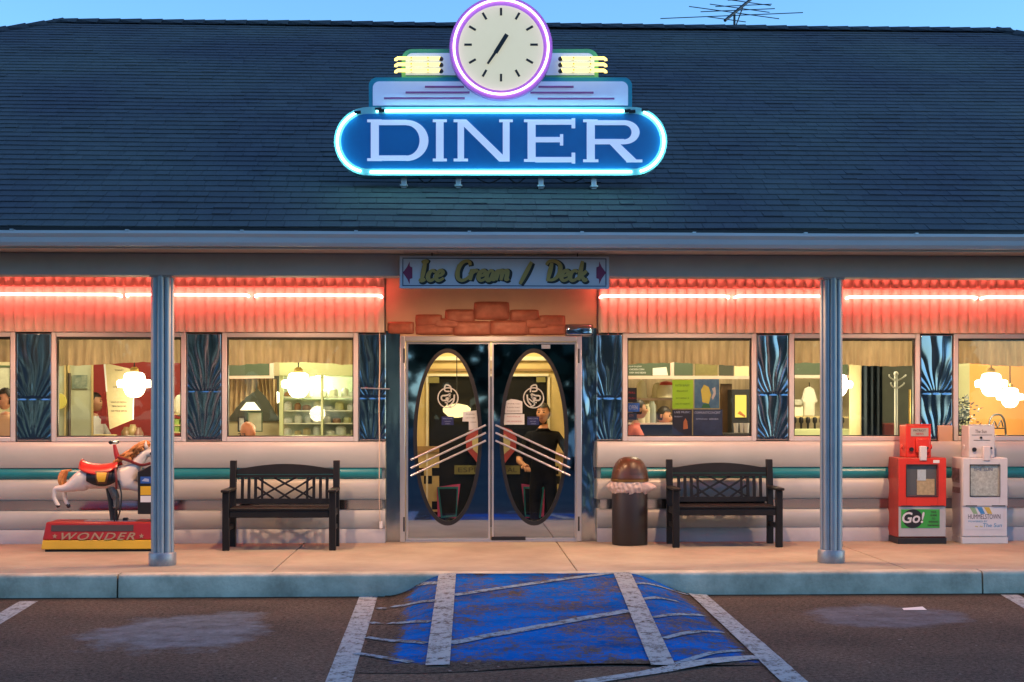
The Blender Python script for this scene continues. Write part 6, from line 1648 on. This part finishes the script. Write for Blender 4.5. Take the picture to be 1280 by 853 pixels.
def patch(a, b, c, d, lift, m, nm, rnd=True):
    mm = MB()
    def fn(u, v):
        w_ = 1 - (.35*(1-v)**2 if rnd else 0); px = lerp((a+b)/2-(b-a)/2*w_, (a+b)/2+(b-a)/2*w_, u); py = lerp(d, c, v)
        z = W(px, py, ym)[1]; cz = W(px, 598, ym)[1]; dz = (z-cz)/(16.2*q_); y = ym - (16.3*q_+lift)*math.sqrt(max(.0, 1-min(.98, dz*dz)))
        return (X(px, ym), y - .004, z)
    mm.grid(fn, 12, 10); return obj(nm, mm, m, horse, ang=180)
patch(118, 144, 588, 606, .010, m_blk, 'saddle_flap'); patch(123, 140.5, 588.5, 604, .020, mat('brown_edge', (.12,.045,.02), .4), 'patch_rim'); patch(125.5, 138, 590, 601.5, .029, m_ryel, 'yellow_patch')
for pts_, r in (((H(150, 571, -.10), H(162, 575, -.10), H(178, 581, -.075), H(190, 579, -.06)), .014), ((H(148, 585, -.13), H(150, 597, -.155), H(149, 610, -.12)), .012)):
    obj('strap', MB().tube(spline(pts_), r, 6), mat('dark_red_strap', (.16,.02,.02), .45), horse)
hb_ = MB().tube([H(149, 580), H(145, 566), H(143, 556)], [.03, .024, .016], 10); obj('saddle_horn', hb_, mat('saddle_trim', (.35,.02,.02), .4), horse)
obj('handlebar', MB().tube([H(142, 553, -.09), H(143, 553.5, 0), H(143, 553, .09)], .014, 8), m_alu, horse); 
obj('grip', MB().tube([H(142, 553, -.13), H(142, 553, -.085)], .019, 8), m_black, horse); obj('grip', MB().tube([H(143, 553, .085), H(143, 553, .13)], .019, 8), m_black, horse)
obj('support_post', MB().tube([H(143.5, 652), H(139.5, 625), H(136, 606)], [.042, .038, .036], 10), m_black, rd)
obj('rocker_arm', MB().tube(spline([H(141, 609, -.05), H(145.5, 620, -.05), H(147, 632, -.05), H(143, 634, -.05)]), [.04]*10+[.032]*10+[.012]*5, 8), mat('worn_grey', (.16,.15,.14), .45, .4, var=.3, vs_=20), rd)
obj('cable', MB().tube(spline([H(152, 600, -.13), H(156, 618, -.14), H(154, 636, -.13), H(150, 648, -.10), H(146, 654.5, -.08)]), .008, 6).tube(spline([H(149, 612, -.12), H(150, 628, -.13), H(146, 646, -.11), H(147, 654.5, -.08)]), .006, 6), m_black, rd)
obj('plug', MB().box(X(156, ym), X(162, ym), ym-.10, ym-.04, z1r+.001, z1r+.035), m_black, rd, bev=.008)
# coin box on its stem at the right end of the base
yc = ym - .19
cxb = MB().ppoly([(172, 643), (203, 643), (203, 581), (190, 581), (172, 590)], yc, .20)
cb_ = obj('coin_box', cxb, m_blk, rd, bev=.006)
for q0, q1, m in ((596, 604.5, mat('coin_blue', (.03,.10,.36), .4)), (608, 619, m_ryel), (620, 628, m_wpaper)): obj('coin_label', MB().pbox(175.5, 200, q0, q1, yc-.003, .002), m, cb_)
ln = MB().ppoly([(177, 601.5), (186, 602.5), (186, 599), (181, 598)], yc-.005, .0015); obj('label_mark', ln, m_lblue, cb_)
x_, z_ = W(193, 643, yc+.1); obj('coin_stem', MB().box(x_-.03, x_+.03, yc+.06, yc+.14, z1r+.001, z_+.005), m_blk, rd)

# ------------------------------------------------------------------ small things
cp = [(474, 412), (474.3, 450), (473.4, 500), (474.4, 560), (474, 620), (475.5, 655)]
tag(obj('wall_cable', MB().tube(spline([(W(a, b, -.12)[0], -.12 if b > 540 else -.05, W(a, b, -.05 if b < 540 else -.12)[1]) for a, b in cp]), .006, 6), mat('cream_cable', (.55, .44, .33), .5)), 'thin cream cable running down the wall left of the doors', 'cable')
tag(obj('cable_plug', MB().pbox(474, 478, 652, 661, -.125, .03), m_wpaper, bev=.004), 'small pale plug at the lower end of the wall cable', 'plug')
tag(obj('wall_rod', MB().tube([(X(451, -.05), -.05, Z(485.5, 0)), (X(487, -.05), -.05, Z(486.5, 0))], .006, 6), m_alu), 'short pale rod across the steel panel left of the doors', 'rod')
tag(obj('outlet_cover', MB().pbox(1173, 1191, 532, 552.5, -.05, .03), mat('peach_box', (.55, .36, .24), .45), bev=.006), 'small peach cover box at the window foot behind the red newspaper box', 'cover')
lx, ly = G(1142, 762.5, ZA)
tag(obj('litter_scrap', MB().add([(lx-.09, ly-.035, ZA+.004), (lx+.09, ly-.05, ZA+.006), (lx+.085, ly+.04, ZA+.02), (lx-.08, ly+.04, ZA+.008)], [(0,1,2,3)]), m_wpaper, smooth=False), 'white scrap of paper lying on the asphalt stain at right', 'litter')
